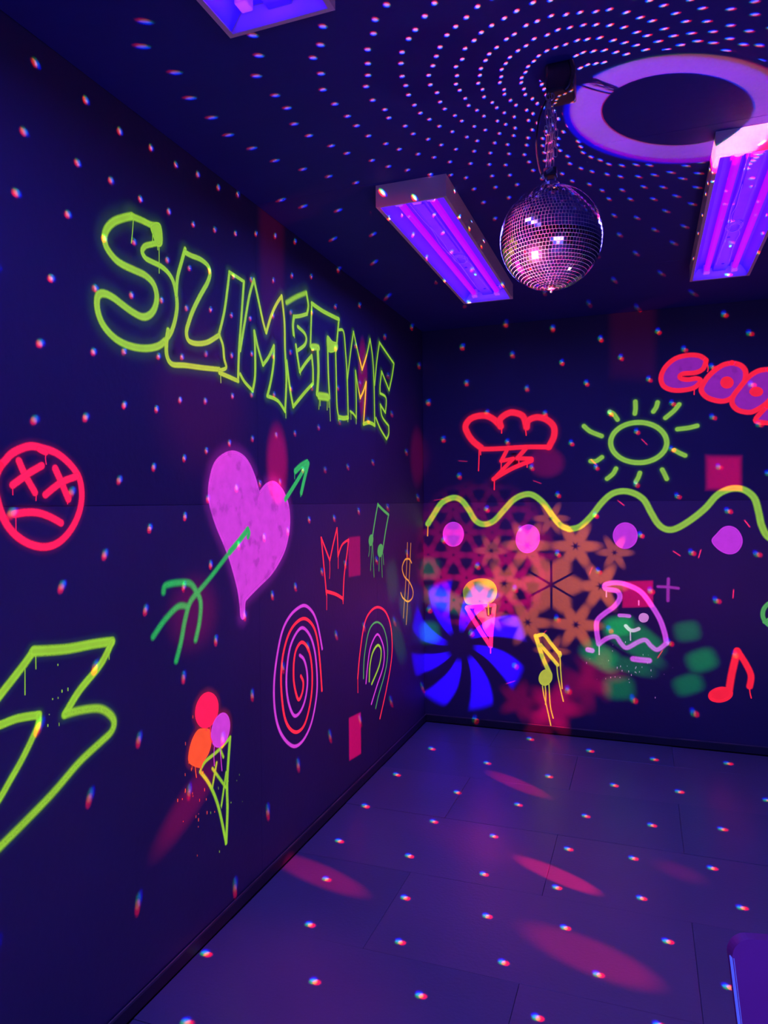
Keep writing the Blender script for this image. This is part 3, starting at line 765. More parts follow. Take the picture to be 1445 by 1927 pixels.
# ------------------------------------------------------------------ graffiti: flat sprayed paint on the two walls
DATA = [
 ('lettering_graffiti', 'L', 'large neon green spray-painted word SLIMETIME in outlined letters high on the left wall', [
  ('overspray_glow','haze_lime',[('s',0.0958,[(-2.743,2.2),(-2.776,2.183),(-2.813,2.16),(-2.84,2.133),(-2.852,2.107),(-2.848,2.084),(-2.83,2.068),(-2.806,2.057),(-2.774,2.053),(-2.731,2.053),(-2.691,2.052),(-2.658,2.04),(-2.643,2.017),(-2.643,1.99),(-2.657,1.961),(-2.681,1.94),(-2.709,1.931),(-2.748,1.935),(-2.785,1.944),(-2.822,1.954),(-2.854,1.956),(-2.876,1.947),(-2.883,1.927),(-2.879,1.9),(-2.863,1.874),(-2.832,1.853),(-2.792,1.841),(-2.74,1.839),(-2.685,1.847),(-2.638,1.863),(-2.605,1.885)],0),('s',0.0747,[(-2.605,1.885),(-2.577,1.916),(-2.556,1.96),(-2.546,2.004),(-2.551,2.042),(-2.565,2.074),(-2.59,2.092),(-2.623,2.1),(-2.659,2.1),(-2.69,2.102),(-2.703,2.116),(-2.69,2.135),(-2.659,2.151),(-2.627,2.167)],0),('s',0.0882,[(-2.621,2.174),(-2.621,2.188),(-2.628,2.211),(-2.663,2.205),(-2.703,2.203),(-2.743,2.199)],0),('f',0.0306,[(-2.663,2.202),(-2.623,2.22),(-2.616,2.169),(-2.637,2.155),(-2.65,2.174)],0),('s',0.0648,[(-2.502,2.19),(-2.52,2.147),(-2.542,2.091),(-2.55,2.035)],0),('s',0.0774,[(-2.502,2.179),(-2.471,2.179),(-2.421,2.183),(-2.382,2.176),(-2.369,2.157),(-2.383,2.122),(-2.423,2.07),(-2.462,2.015),(-2.488,1.968),(-2.501,1.933),(-2.489,1.91),(-2.446,1.91),(-2.387,1.927),(-2.319,1.965)],0),('s',0.0783,[(-2.591,1.92),(-2.6,1.88),(-2.598,1.842),(-2.573,1.822),(-2.509,1.83),(-2.415,1.839),(-2.321,1.85)],0),('s',0.0603,[(-2.253,2.193),(-2.285,2.059),(-2.322,1.966)],0),('s',0.0621,[(-2.253,2.193),(-2.207,2.191),(-2.16,2.188)],0),('s',0.0626,[(-2.16,2.188),(-2.18,2.053),(-2.198,1.933),(-2.206,1.83)],0),('s',0.0598,[(-2.322,1.966),(-2.299,1.935),(-2.292,1.892),(-2.281,1.863),(-2.321,1.847)],0),('s',0.0729,[(-2.321,1.839),(-2.265,1.835),(-2.206,1.83)],0),('s',0.0639,[(-2.191,1.939),(-2.158,2.044),(-2.125,2.146),(-2.091,2.215)],0),('s',0.0657,[(-2.091,2.215),(-2.059,2.145),(-2.027,2.075),(-2.006,2.042)],0),('s',0.0684,[(-2.006,2.042),(-1.967,2.114),(-1.924,2.17),(-1.881,2.212)],0),('s',0.0702,[(-1.881,2.212),(-1.861,2.119),(-1.858,2.005),(-1.849,1.897),(-1.863,1.765)],0),('s',0.0688,[(-1.863,1.765),(-1.922,1.799),(-2.003,1.806)],0),('s',0.068,[(-2.003,1.806),(-1.972,1.873),(-1.95,1.947),(-1.948,2.005)],0),('s',0.0675,[(-1.948,2.005),(-1.99,1.954),(-2.033,1.917)],0),('s',0.0657,[(-2.033,1.917),(-2.068,1.973),(-2.093,2.028)],0),('s',0.0648,[(-2.093,2.028),(-2.089,1.959),(-2.091,1.868),(-2.109,1.81)],0),('s',0.0634,[(-2.109,1.81),(-2.163,1.833),(-2.193,1.856)],0),('s',0.1116,[(-1.843,2.196),(-1.756,2.243),(-1.665,2.284)],0),('s',0.0752,[(-1.665,2.284),(-1.647,2.236),(-1.661,2.197)],0),('s',0.0738,[(-1.661,2.197),(-1.722,2.174),(-1.781,2.156)],0),('s',0.0738,[(-1.747,2.124),(-1.687,2.111),(-1.669,2.09),(-1.688,2.061),(-1.749,2.027)],0),('s',0.0729,[(-1.766,2.045),(-1.75,1.994),(-1.733,1.943)],0),('s',0.0747,[(-1.733,1.943),(-1.678,1.989),(-1.62,2.03)],0),('s',0.076,[(-1.62,2.03),(-1.609,1.976),(-1.61,1.914)],0),('s',0.0743,[(-1.61,1.914),(-1.693,1.862),(-1.795,1.792)],0),('s',0.0711,[(-1.795,1.792),(-1.822,1.86),(-1.848,1.966)],0),('s',0.0864,[(-1.781,2.156),(-1.79,2.12),(-1.785,2.084)],0),('s',0.0657,[(-1.615,2.253),(-1.624,2.158),(-1.632,2.067)],0),('s',0.0716,[(-1.329,2.254),(-1.346,2.18),(-1.363,2.104)],0),('s',0.0693,[(-1.441,1.875),(-1.453,1.991),(-1.456,2.144)],0),('s',0.0896,[(-1.615,2.253),(-1.502,2.248),(-1.329,2.254)],0),('s',0.1332,[(-1.619,2.067),(-1.58,2.075),(-1.554,2.077)],0),('s',0.1084,[(-1.561,2.064),(-1.556,1.974),(-1.572,1.874)],0),('s',0.1629,[(-1.552,1.868),(-1.497,1.873),(-1.462,1.875)],0),('f',0.0378,[(-1.46,2.146),(-1.406,2.134),(-1.355,2.136),(-1.358,2.108),(-1.448,2.084)],0),('s',0.0603,[(-1.37,2.096),(-1.366,1.976),(-1.361,1.849),(-1.34,1.796)],0),('s',0.0621,[(-1.33,2.205),(-1.276,2.208),(-1.255,2.119),(-1.238,1.996),(-1.23,1.809)],0),('s',0.1008,[(-1.34,1.8),(-1.286,1.801),(-1.233,1.81)],0),('s',0.0576,[(-1.154,2.235),(-1.19,2.138),(-1.234,1.997)],0),('s',0.059,[(-1.154,2.235),(-1.105,2.155),(-1.046,2.071)],0),('s',0.0608,[(-1.046,2.071),(-0.98,2.159),(-0.932,2.247)],0),('s',0.0621,[(-0.932,2.247),(-0.896,2.155),(-0.88,2.02),(-0.875,1.813)],0),('s',0.0603,[(-1.035,1.8),(-1.014,1.899),(-0.993,2.016)],0),('s',0.0598,[(-0.993,2.016),(-1.03,1.967),(-1.076,1.924)],0),('s',0.059,[(-1.076,1.924),(-1.109,1.985),(-1.133,2.049)],0),('s',0.0585,[(-1.133,2.049),(-1.128,1.917),(-1.13,1.819)],0),('s',0.058,[(-1.13,1.819),(-1.164,1.835),(-1.205,1.843)],0),('s',0.0918,[(-0.876,1.809),(-0.952,1.815),(-1.035,1.8)],0),('s',0.0652,[(-0.795,2.259),(-0.682,2.224),(-0.562,2.188)],0),('s',0.0666,[(-0.562,2.188),(-0.598,2.108),(-0.648,2.026)],0),('s',0.0652,[(-0.648,2.026),(-0.707,2.068),(-0.764,2.109)],0),('s',0.0639,[(-0.764,2.109),(-0.79,2.034),(-0.792,1.988)],0),('s',0.0648,[(-0.792,1.988),(-0.699,1.975),(-0.711,1.894)],0),('s',0.0644,[(-0.711,1.894),(-0.753,1.911),(-0.789,1.928)],0),('s',0.0648,[(-0.789,1.928),(-0.764,1.867),(-0.66,1.827)],0),('s',0.0657,[(-0.66,1.827),(-0.661,1.783),(-0.698,1.751)],0),('s',0.0639,[(-0.698,1.751),(-0.796,1.8),(-0.859,1.849)],0),('s',0.063,[(-0.795,2.259),(-0.838,2.152),(-0.874,2.021)],0)]),
  ('letter','lime',[('s',0.0213,[(-2.743,2.2),(-2.776,2.183),(-2.813,2.16),(-2.84,2.133),(-2.852,2.107),(-2.848,2.084),(-2.83,2.068),(-2.806,2.057),(-2.774,2.053),(-2.731,2.053),(-2.691,2.052),(-2.658,2.04),(-2.643,2.017),(-2.643,1.99),(-2.657,1.961),(-2.681,1.94),(-2.709,1.931),(-2.748,1.935),(-2.785,1.944),(-2.822,1.954),(-2.854,1.956),(-2.876,1.947),(-2.883,1.927),(-2.879,1.9),(-2.863,1.874),(-2.832,1.853),(-2.792,1.841),(-2.74,1.839),(-2.685,1.847),(-2.638,1.863),(-2.605,1.885)],0),('s',0.0166,[(-2.605,1.885),(-2.577,1.916),(-2.556,1.96),(-2.546,2.004),(-2.551,2.042),(-2.565,2.074),(-2.59,2.092),(-2.623,2.1),(-2.659,2.1),(-2.69,2.102),(-2.703,2.116),(-2.69,2.135),(-2.659,2.151),(-2.627,2.167)],0),('s',0.0196,[(-2.621,2.174),(-2.621,2.188),(-2.628,2.211),(-2.663,2.205),(-2.703,2.203),(-2.743,2.199)],0),('f',0.0068,[(-2.663,2.202),(-2.623,2.22),(-2.616,2.169),(-2.637,2.155),(-2.65,2.174)],0)]),
  ('letter','lime',[('s',0.0144,[(-2.502,2.19),(-2.52,2.147),(-2.542,2.091),(-2.55,2.035)],0),('s',0.0172,[(-2.502,2.179),(-2.471,2.179),(-2.421,2.183),(-2.382,2.176),(-2.369,2.157),(-2.383,2.122),(-2.423,2.07),(-2.462,2.015),(-2.488,1.968),(-2.501,1.933),(-2.489,1.91),(-2.446,1.91),(-2.387,1.927),(-2.319,1.965)],0),('s',0.0174,[(-2.591,1.92),(-2.6,1.88),(-2.598,1.842),(-2.573,1.822),(-2.509,1.83),(-2.415,1.839),(-2.321,1.85)],0)]),
  ('letter','lime',[('s',0.0134,[(-2.253,2.193),(-2.285,2.059),(-2.322,1.966)],0),('s',0.0138,[(-2.253,2.193),(-2.207,2.191),(-2.16,2.188)],0),('s',0.0139,[(-2.16,2.188),(-2.18,2.053),(-2.198,1.933),(-2.206,1.83)],0),('s',0.0133,[(-2.322,1.966),(-2.299,1.935),(-2.292,1.892),(-2.281,1.863),(-2.321,1.847)],0),('s',0.0162,[(-2.321,1.839),(-2.265,1.835),(-2.206,1.83)],0)]),
  ('letter','lime',[('s',0.0142,[(-2.191,1.939),(-2.158,2.044),(-2.125,2.146),(-2.091,2.215)],0),('s',0.0146,[(-2.091,2.215),(-2.059,2.145),(-2.027,2.075),(-2.006,2.042)],0),('s',0.0152,[(-2.006,2.042),(-1.967,2.114),(-1.924,2.17),(-1.881,2.212)],0),('s',0.0156,[(-1.881,2.212),(-1.861,2.119),(-1.858,2.005),(-1.849,1.897),(-1.863,1.765)],0),('s',0.0153,[(-1.863,1.765),(-1.922,1.799),(-2.003,1.806)],0),('s',0.0151,[(-2.003,1.806),(-1.972,1.873),(-1.95,1.947),(-1.948,2.005)],0),('s',0.015,[(-1.948,2.005),(-1.99,1.954),(-2.033,1.917)],0),('s',0.0146,[(-2.033,1.917),(-2.068,1.973),(-2.093,2.028)],0),('s',0.0144,[(-2.093,2.028),(-2.089,1.959),(-2.091,1.868),(-2.109,1.81)],0),('s',0.0141,[(-2.109,1.81),(-2.163,1.833),(-2.193,1.856)],0)]),
  ('letter','lime',[('s',0.0248,[(-1.843,2.196),(-1.756,2.243),(-1.665,2.284)],1),('s',0.0167,[(-1.665,2.284),(-1.647,2.236),(-1.661,2.197)],0),('s',0.0164,[(-1.661,2.197),(-1.722,2.174),(-1.781,2.156)],0),('s',0.0164,[(-1.747,2.124),(-1.687,2.111),(-1.669,2.09),(-1.688,2.061),(-1.749,2.027)],0),('s',0.0162,[(-1.766,2.045),(-1.75,1.994),(-1.733,1.943)],0),('s',0.0166,[(-1.733,1.943),(-1.678,1.989),(-1.62,2.03)],0),('s',0.0169,[(-1.62,2.03),(-1.609,1.976),(-1.61,1.914)],0),('s',0.0165,[(-1.61,1.914),(-1.693,1.862),(-1.795,1.792)],0),('s',0.0158,[(-1.795,1.792),(-1.822,1.86),(-1.848,1.966)],0),('s',0.0192,[(-1.781,2.156),(-1.79,2.12),(-1.785,2.084)],0)]),
  ('letter','lime',[('s',0.0146,[(-1.615,2.253),(-1.624,2.158),(-1.632,2.067)],0),('s',0.0159,[(-1.329,2.254),(-1.346,2.18),(-1.363,2.104)],0),('s',0.0154,[(-1.441,1.875),(-1.453,1.991),(-1.456,2.144)],0),('s',0.0199,[(-1.615,2.253),(-1.502,2.248),(-1.329,2.254)],0),('s',0.0296,[(-1.619,2.067),(-1.58,2.075),(-1.554,2.077)],0),('s',0.0241,[(-1.561,2.064),(-1.556,1.974),(-1.572,1.874)],0),('s',0.0362,[(-1.552,1.868),(-1.497,1.873),(-1.462,1.875)],0),('f',0.0084,[(-1.46,2.146),(-1.406,2.134),(-1.355,2.136),(-1.358,2.108),(-1.448,2.084)],0)]),
  ('letter','lime',[('s',0.0134,[(-1.37,2.096),(-1.366,1.976),(-1.361,1.849),(-1.34,1.796)],0),('s',0.0138,[(-1.33,2.205),(-1.276,2.208),(-1.255,2.119),(-1.238,1.996),(-1.23,1.809)],0),('s',0.0224,[(-1.34,1.8),(-1.286,1.801),(-1.233,1.81)],0)]),
  ('letter','lime',[('s',0.0128,[(-1.154,2.235),(-1.19,2.138),(-1.234,1.997)],0),('s',0.0131,[(-1.154,2.235),(-1.105,2.155),(-1.046,2.071)],0),('s',0.0135,[(-1.046,2.071),(-0.98,2.159),(-0.932,2.247)],0),('s',0.0138,[(-0.932,2.247),(-0.896,2.155),(-0.88,2.02),(-0.875,1.813)],0),('s',0.0134,[(-1.035,1.8),(-1.014,1.899),(-0.993,2.016)],0),('s',0.0133,[(-0.993,2.016),(-1.03,1.967),(-1.076,1.924)],0),('s',0.0131,[(-1.076,1.924),(-1.109,1.985),(-1.133,2.049)],0),('s',0.013,[(-1.133,2.049),(-1.128,1.917),(-1.13,1.819)],0),('s',0.0129,[(-1.13,1.819),(-1.164,1.835),(-1.205,1.843)],0),('s',0.0204,[(-0.876,1.809),(-0.952,1.815),(-1.035,1.8)],0)]),
  ('letter','lime',[('s',0.0145,[(-0.795,2.259),(-0.682,2.224),(-0.562,2.188)],0),('s',0.0148,[(-0.562,2.188),(-0.598,2.108),(-0.648,2.026)],0),('s',0.0145,[(-0.648,2.026),(-0.707,2.068),(-0.764,2.109)],0),('s',0.0142,[(-0.764,2.109),(-0.79,2.034),(-0.792,1.988)],0),('s',0.0144,[(-0.792,1.988),(-0.699,1.975),(-0.711,1.894)],0),('s',0.0143,[(-0.711,1.894),(-0.753,1.911),(-0.789,1.928)],0),('s',0.0144,[(-0.789,1.928),(-0.764,1.867),(-0.66,1.827)],0),('s',0.0146,[(-0.66,1.827),(-0.661,1.783),(-0.698,1.751)],0),('s',0.0142,[(-0.698,1.751),(-0.796,1.8),(-0.859,1.849)],0),('s',0.014,[(-0.795,2.259),(-0.838,2.152),(-0.874,2.021)],0)]),
  ('drip','lime',[('s',0.0032,[(-2.743,2.191),(-2.747,2.156),(-2.753,2.122)],0),('s',0.0034,[(-2.66,2.184),(-2.663,2.15)],0),('s',0.0034,[(-2.64,2.157),(-2.639,2.141)],0),('s',0.0034,[(-2.633,2.149),(-2.634,2.075)],0)]),
  ('drip','lime',[('s',0.0039,[(-2.32,1.839),(-2.319,1.806)],0),('s',0.0046,[(-1.863,1.765),(-1.863,1.739)],0),('s',0.0048,[(-1.733,1.943),(-1.732,1.93)],0),('s',0.0047,[(-1.783,2.084),(-1.782,2.071)],0),('s',0.0051,[(-1.552,1.848),(-1.56,1.81)],0),('s',0.0051,[(-1.544,1.849),(-1.545,1.827)],0),('s',0.0052,[(-1.471,1.865),(-1.474,1.817)],0),('s',0.0052,[(-1.458,1.866),(-1.456,1.831)],0),('s',0.0052,[(-1.447,1.868),(-1.441,1.772)],0),('s',0.0054,[(-1.352,1.795),(-1.352,1.782)],0),('s',0.0056,[(-1.238,1.808),(-1.24,1.789)],0),('s',0.0056,[(-1.202,1.843),(-1.202,1.805)],0),('s',0.0057,[(-1.135,1.819),(-1.136,1.79)],0)]),
 ]),
 ('sad_face_graffiti', 'L', 'hot pink spray-painted sad face with crossed-out eyes at the left edge', [
  ('overspray_glow','haze_pink',[('s',0.0489,[(-3.185,1.488),(-3.171,1.502),(-3.149,1.521),(-3.105,1.538),(-3.067,1.536),(-3.024,1.527),(-2.983,1.503),(-2.954,1.472),(-2.945,1.434),(-2.95,1.397),(-2.968,1.36),(-2.995,1.33),(-3.028,1.31),(-3.066,1.304),(-3.107,1.313),(-3.143,1.333),(-3.169,1.359),(-3.184,1.387),(-3.193,1.414),(-3.199,1.443),(-3.194,1.47),(-3.185,1.488)],0),('s',0.0377,[(-3.077,1.533),(-3.064,1.528),(-3.057,1.527)],0),('s',0.0463,[(-3.135,1.503),(-3.119,1.473),(-3.091,1.432)],0),('s',0.0463,[(-3.07,1.495),(-3.106,1.477),(-3.153,1.448)],0),('s',0.0502,[(-3.03,1.49),(-3.012,1.459),(-2.99,1.417)],0),('s',0.0468,[(-2.96,1.474),(-3.012,1.457),(-3.061,1.427)],0),('s',0.0471,[(-3.147,1.383),(-3.12,1.386),(-3.085,1.385),(-3.049,1.375),(-3.014,1.359)],0)]),
  ('face_outline','pink',[('s',0.0188,[(-3.185,1.488),(-3.171,1.502),(-3.149,1.521),(-3.105,1.538),(-3.067,1.536),(-3.024,1.527),(-2.983,1.503),(-2.954,1.472),(-2.945,1.434),(-2.95,1.397),(-2.968,1.36),(-2.995,1.33),(-3.028,1.31),(-3.066,1.304),(-3.107,1.313),(-3.143,1.333),(-3.169,1.359),(-3.184,1.387),(-3.193,1.414),(-3.199,1.443),(-3.194,1.47),(-3.185,1.488)],0),('s',0.0145,[(-3.077,1.533),(-3.064,1.528),(-3.057,1.527)],0)]),
  ('crossed_eye','pink',[('s',0.0178,[(-3.135,1.503),(-3.119,1.473),(-3.091,1.432)],0),('s',0.0178,[(-3.07,1.495),(-3.106,1.477),(-3.153,1.448)],0)]),
  ('crossed_eye','pink',[('s',0.0193,[(-3.03,1.49),(-3.012,1.459),(-2.99,1.417)],0),('s',0.018,[(-2.96,1.474),(-3.012,1.457),(-3.061,1.427)],0)]),
  ('mouth','pink',[('s',0.0181,[(-3.147,1.383),(-3.12,1.386),(-3.085,1.385),(-3.049,1.375),(-3.014,1.359)],0)]),
  ('drip','pink',[('s',0.0028,[(-3.058,1.523),(-3.059,1.512),(-3.057,1.499)],0),('s',0.0026,[(-3.153,1.444),(-3.153,1.426)],0),('s',0.0027,[(-3.088,1.425),(-3.089,1.413)],0),('s',0.0026,[(-3.146,1.375),(-3.146,1.355),(-3.146,1.335)],0),('s',0.0026,[(-3.13,1.464),(-3.134,1.453)],0),('s',0.0029,[(-2.993,1.41),(-2.993,1.405)],0)]),
 ]),
 ('heart_graffiti', 'L', 'big solid purple heart pierced by a green arrow on the left wall', [
  ('overspray_glow','haze_purple',[('f',0.0984,[(-2.243,1.58),(-2.305,1.565),(-2.352,1.536),(-2.378,1.491),(-2.39,1.439),(-2.38,1.392),(-2.347,1.33),(-2.309,1.276),(-2.27,1.215),(-2.238,1.149),(-2.217,1.096),(-2.206,1.043),(-2.201,1.008),(-2.184,1.003),(-2.178,1.054),(-2.154,1.071),(-2.069,1.105),(-1.99,1.136),(-1.927,1.176),(-1.874,1.226),(-1.841,1.293),(-1.835,1.356),(-1.851,1.409),(-1.892,1.454),(-1.952,1.482),(-2.013,1.474),(-2.065,1.445),(-2.076,1.455),(-2.101,1.5),(-2.136,1.542),(-2.181,1.57)],0)]),
  ('heart','purple_streak',[('f',0.0123,[(-2.243,1.58),(-2.305,1.565),(-2.352,1.536),(-2.378,1.491),(-2.39,1.439),(-2.38,1.392),(-2.347,1.33),(-2.309,1.276),(-2.27,1.215),(-2.238,1.149),(-2.217,1.096),(-2.206,1.043),(-2.201,1.008),(-2.184,1.003),(-2.178,1.054),(-2.154,1.071),(-2.069,1.105),(-1.99,1.136),(-1.927,1.176),(-1.874,1.226),(-1.841,1.293),(-1.835,1.356),(-1.851,1.409),(-1.892,1.454),(-1.952,1.482),(-2.013,1.474),(-2.065,1.445),(-2.076,1.455),(-2.101,1.5),(-2.136,1.542),(-2.181,1.57)],0)]),
  ('arrow_shaft','emerald',[('s',0.0231,[(-2.153,1.31),(-2.211,1.273),(-2.271,1.238)],0),('s',0.0226,[(-2.271,1.238),(-2.375,1.171),(-2.45,1.128)],1),('s',0.0189,[(-2.152,1.312),(-2.143,1.298),(-2.151,1.284)],0)]),
  ('arrow_head','emerald',[('s',0.0215,[(-1.867,1.419),(-1.822,1.451),(-1.727,1.523),(-1.671,1.572)],0),('s',0.0262,[(-1.671,1.575),(-1.726,1.558),(-1.78,1.533)],0),('s',0.0242,[(-1.661,1.57),(-1.697,1.507),(-1.729,1.446)],0)]),
  ('arrow_feather','emerald',[('s',0.0253,[(-2.628,1.145),(-2.618,1.163),(-2.558,1.165),(-2.498,1.156),(-2.464,1.125),(-2.443,1.089),(-2.45,1.031),(-2.472,0.976)],1)]),
  ('arrow_feather','emerald',[('s',0.0252,[(-2.471,1.118),(-2.503,1.093),(-2.527,1.044),(-2.548,0.982),(-2.572,0.931)],1)]),
  ('arrow_feather','emerald',[('s',0.0245,[(-2.513,1.086),(-2.559,1.093),(-2.623,1.063),(-2.678,1.022)],1)]),
  ('drip','emerald',[('s',0.0047,[(-1.786,1.526),(-1.787,1.502)],0),('s',0.0048,[(-1.735,1.446),(-1.735,1.43)],0)]),
 ]),
 ('lightning_bolt_graffiti', 'L', 'thick lime green lightning bolt outline at the lower left edge', [
  ('overspray_glow','haze_lime',[('s',0.0497,[(-3.234,0.951),(-3.194,0.987),(-3.162,1.013),(-3.125,1.044),(-3.101,1.067)],0),('s',0.0602,[(-3.101,1.065),(-3.003,1.051),(-2.914,1.046),(-2.845,1.04)],0),('s',0.0533,[(-2.845,1.038),(-2.887,0.989),(-2.962,0.939),(-3.01,0.893)],0),('s',0.0564,[(-3.01,0.893),(-2.954,0.888),(-2.894,0.875),(-2.856,0.849),(-2.841,0.824),(-2.852,0.802),(-2.891,0.787),(-2.965,0.761),(-3.05,0.717),(-3.128,0.684),(-3.2,0.656),(-3.24,0.64)],0),('s',0.0466,[(-3.235,0.925),(-3.195,0.922),(-3.149,0.923),(-3.09,0.914)],0),('s',0.0442,[(-3.09,0.914),(-3.094,0.889),(-3.133,0.834),(-3.17,0.793),(-3.198,0.763),(-3.238,0.725)],0)]),
  ('bolt_outline','lime',[('s',0.0207,[(-3.234,0.951),(-3.194,0.987),(-3.162,1.013),(-3.125,1.044),(-3.101,1.067)],0),('s',0.0251,[(-3.101,1.065),(-3.003,1.051),(-2.914,1.046),(-2.845,1.04)],0),('s',0.0222,[(-2.845,1.038),(-2.887,0.989),(-2.962,0.939),(-3.01,0.893)],0),('s',0.0235,[(-3.01,0.893),(-2.954,0.888),(-2.894,0.875),(-2.856,0.849),(-2.841,0.824),(-2.852,0.802),(-2.891,0.787),(-2.965,0.761),(-3.05,0.717),(-3.128,0.684),(-3.2,0.656),(-3.24,0.64)],0.6)]),
  ('bolt_outline','lime',[('s',0.0194,[(-3.235,0.925),(-3.195,0.922),(-3.149,0.923),(-3.09,0.914)],0),('s',0.0184,[(-3.09,0.914),(-3.094,0.889),(-3.133,0.834),(-3.17,0.793),(-3.198,0.763),(-3.238,0.725)],0.3)]),
  ('drip','lime',[('s',0.0027,[(-3.096,1.053),(-3.096,1.023)],0),('s',0.0027,[(-3.127,1.029),(-3.128,0.971)],0),('s',0.0031,[(-2.856,1.017),(-2.857,0.995)],0)]),
 ]),
 ('ice_cream_graffiti', 'L', 'lime cone with red, purple and orange ice cream scoops on the left wall', [
  ('overspray_glow','haze_orange',[('f',0.0511,[(-2.443,0.684),(-2.403,0.667),(-2.396,0.63),(-2.41,0.6),(-2.44,0.581),(-2.456,0.57),(-2.492,0.588),(-2.514,0.609),(-2.511,0.637),(-2.496,0.665),(-2.47,0.685)],0),('f',0.0525,[(-2.356,0.715),(-2.37,0.696),(-2.393,0.685),(-2.421,0.685),(-2.446,0.695),(-2.466,0.714),(-2.476,0.737),(-2.474,0.76),(-2.461,0.779),(-2.439,0.791),(-2.412,0.792),(-2.386,0.782),(-2.365,0.764),(-2.354,0.74)],0),('f',0.0539,[(-2.29,0.629),(-2.304,0.61),(-2.326,0.6),(-2.349,0.599),(-2.371,0.609),(-2.386,0.626),(-2.392,0.648),(-2.387,0.671),(-2.374,0.689),(-2.353,0.7),(-2.329,0.702),(-2.307,0.693),(-2.291,0.675),(-2.285,0.652)],0)]),
  ('cone','lime',[('s',0.0145,[(-2.456,0.554),(-2.404,0.491),(-2.356,0.4),(-2.313,0.261)],0.5),('s',0.0145,[(-2.451,0.562),(-2.424,0.577),(-2.358,0.586),(-2.282,0.607)],0.5),('s',0.0163,[(-2.313,0.261),(-2.303,0.368),(-2.303,0.466),(-2.282,0.607)],0.4),('s',0.0127,[(-2.364,0.55),(-2.391,0.477)],0.8),('s',0.0128,[(-2.389,0.54),(-2.309,0.446)],0.8),('s',0.0129,[(-2.308,0.498),(-2.339,0.399)],0.8),('s',0.0129,[(-2.341,0.584),(-2.324,0.555)],0.8)]),
  ('scoop','orange',[('f',0.0073,[(-2.443,0.684),(-2.403,0.667),(-2.396,0.63),(-2.41,0.6),(-2.44,0.581),(-2.456,0.57),(-2.492,0.588),(-2.514,0.609),(-2.511,0.637),(-2.496,0.665),(-2.47,0.685)],0)]),
  ('scoop','pink',[('f',0.0075,[(-2.356,0.715),(-2.37,0.696),(-2.393,0.685),(-2.421,0.685),(-2.446,0.695),(-2.466,0.714),(-2.476,0.737),(-2.474,0.76),(-2.461,0.779),(-2.439,0.791),(-2.412,0.792),(-2.386,0.782),(-2.365,0.764),(-2.354,0.74)],0)]),
  ('scoop','purple',[('f',0.0077,[(-2.29,0.629),(-2.304,0.61),(-2.326,0.6),(-2.349,0.599),(-2.371,0.609),(-2.386,0.626),(-2.392,0.648),(-2.387,0.671),(-2.374,0.689),(-2.353,0.7),(-2.329,0.702),(-2.307,0.693),(-2.291,0.675),(-2.285,0.652)],0)]),
  ('drip','orange',[('s',0.0037,[(-2.482,0.582),(-2.481,0.563),(-2.477,0.543)],0),('s',0.0037,[(-2.451,0.571),(-2.452,0.544)],0)]),
  ('drip','purple',[('s',0.0038,[(-2.377,0.608),(-2.38,0.578),(-2.378,0.545)],0),('s',0.0039,[(-2.346,0.605),(-2.339,0.551),(-2.334,0.513)],0)]),
  ('drip','pink',[('s',0.0038,[(-2.422,0.685),(-2.421,0.674)],0),('s',0.0038,[(-2.399,0.685),(-2.398,0.647),(-2.388,0.625)],0)]),
 ]),
 ('spiral_graffiti', 'L', 'interleaved purple and red double spiral on the left wall', [
  ('spiral_line','purple',[('s',0.0153,[(-1.541,0.765),(-1.564,0.829),(-1.592,0.89),(-1.633,0.939),(-1.7,0.976),(-1.766,0.976),(-1.841,0.953),(-1.902,0.906),(-1.944,0.825),(-1.971,0.731),(-1.973,0.639),(-1.95,0.555),(-1.899,0.484),(-1.822,0.428),(-1.752,0.42),(-1.685,0.447),(-1.636,0.499),(-1.599,0.588),(-1.597,0.68),(-1.616,0.77),(-1.656,0.839),(-1.722,0.887),(-1.78,0.879),(-1.838,0.832),(-1.867,0.758),(-1.874,0.68),(-1.855,0.607),(-1.813,0.549),(-1.762,0.547),(-1.716,0.581),(-1.69,0.641),(-1.693,0.702),(-1.719,0.755),(-1.757,0.781)],0.3)]),
  ('spiral_line','coral',[('s',0.0141,[(-1.548,0.584),(-1.564,0.704),(-1.587,0.808),(-1.627,0.877),(-1.702,0.922),(-1.78,0.92),(-1.849,0.885),(-1.898,0.815),(-1.917,0.735),(-1.913,0.651),(-1.892,0.566),(-1.851,0.509),(-1.79,0.475),(-1.725,0.482),(-1.677,0.535),(-1.647,0.612),(-1.645,0.703),(-1.671,0.781),(-1.73,0.829),(-1.782,0.815),(-1.808,0.768),(-1.812,0.694),(-1.792,0.631),(-1.768,0.601),(-1.737,0.623),(-1.727,0.662),(-1.749,0.694)],0)]),
 ]),
 ('crown_graffiti', 'L', 'red three-pointed crown outline above the spiral on the left wall', [
  ('crown_outline','coral',[('s',0.0108,[(-1.491,0.998),(-1.507,1.085),(-1.54,1.252)],0),('s',0.0108,[(-1.54,1.252),(-1.496,1.199),(-1.452,1.145)],0),('s',0.0111,[(-1.452,1.145),(-1.411,1.22),(-1.369,1.287)],0),('s',0.0112,[(-1.369,1.287),(-1.363,1.217),(-1.361,1.157)],0),('s',0.0114,[(-1.361,1.157),(-1.313,1.207),(-1.236,1.227)],0),('s',0.0115,[(-1.236,1.227),(-1.255,1.163),(-1.291,1.064),(-1.308,0.945)],0),('s',0.0157,[(-1.308,0.955),(-1.392,0.986),(-1.493,1.011)],0)]),
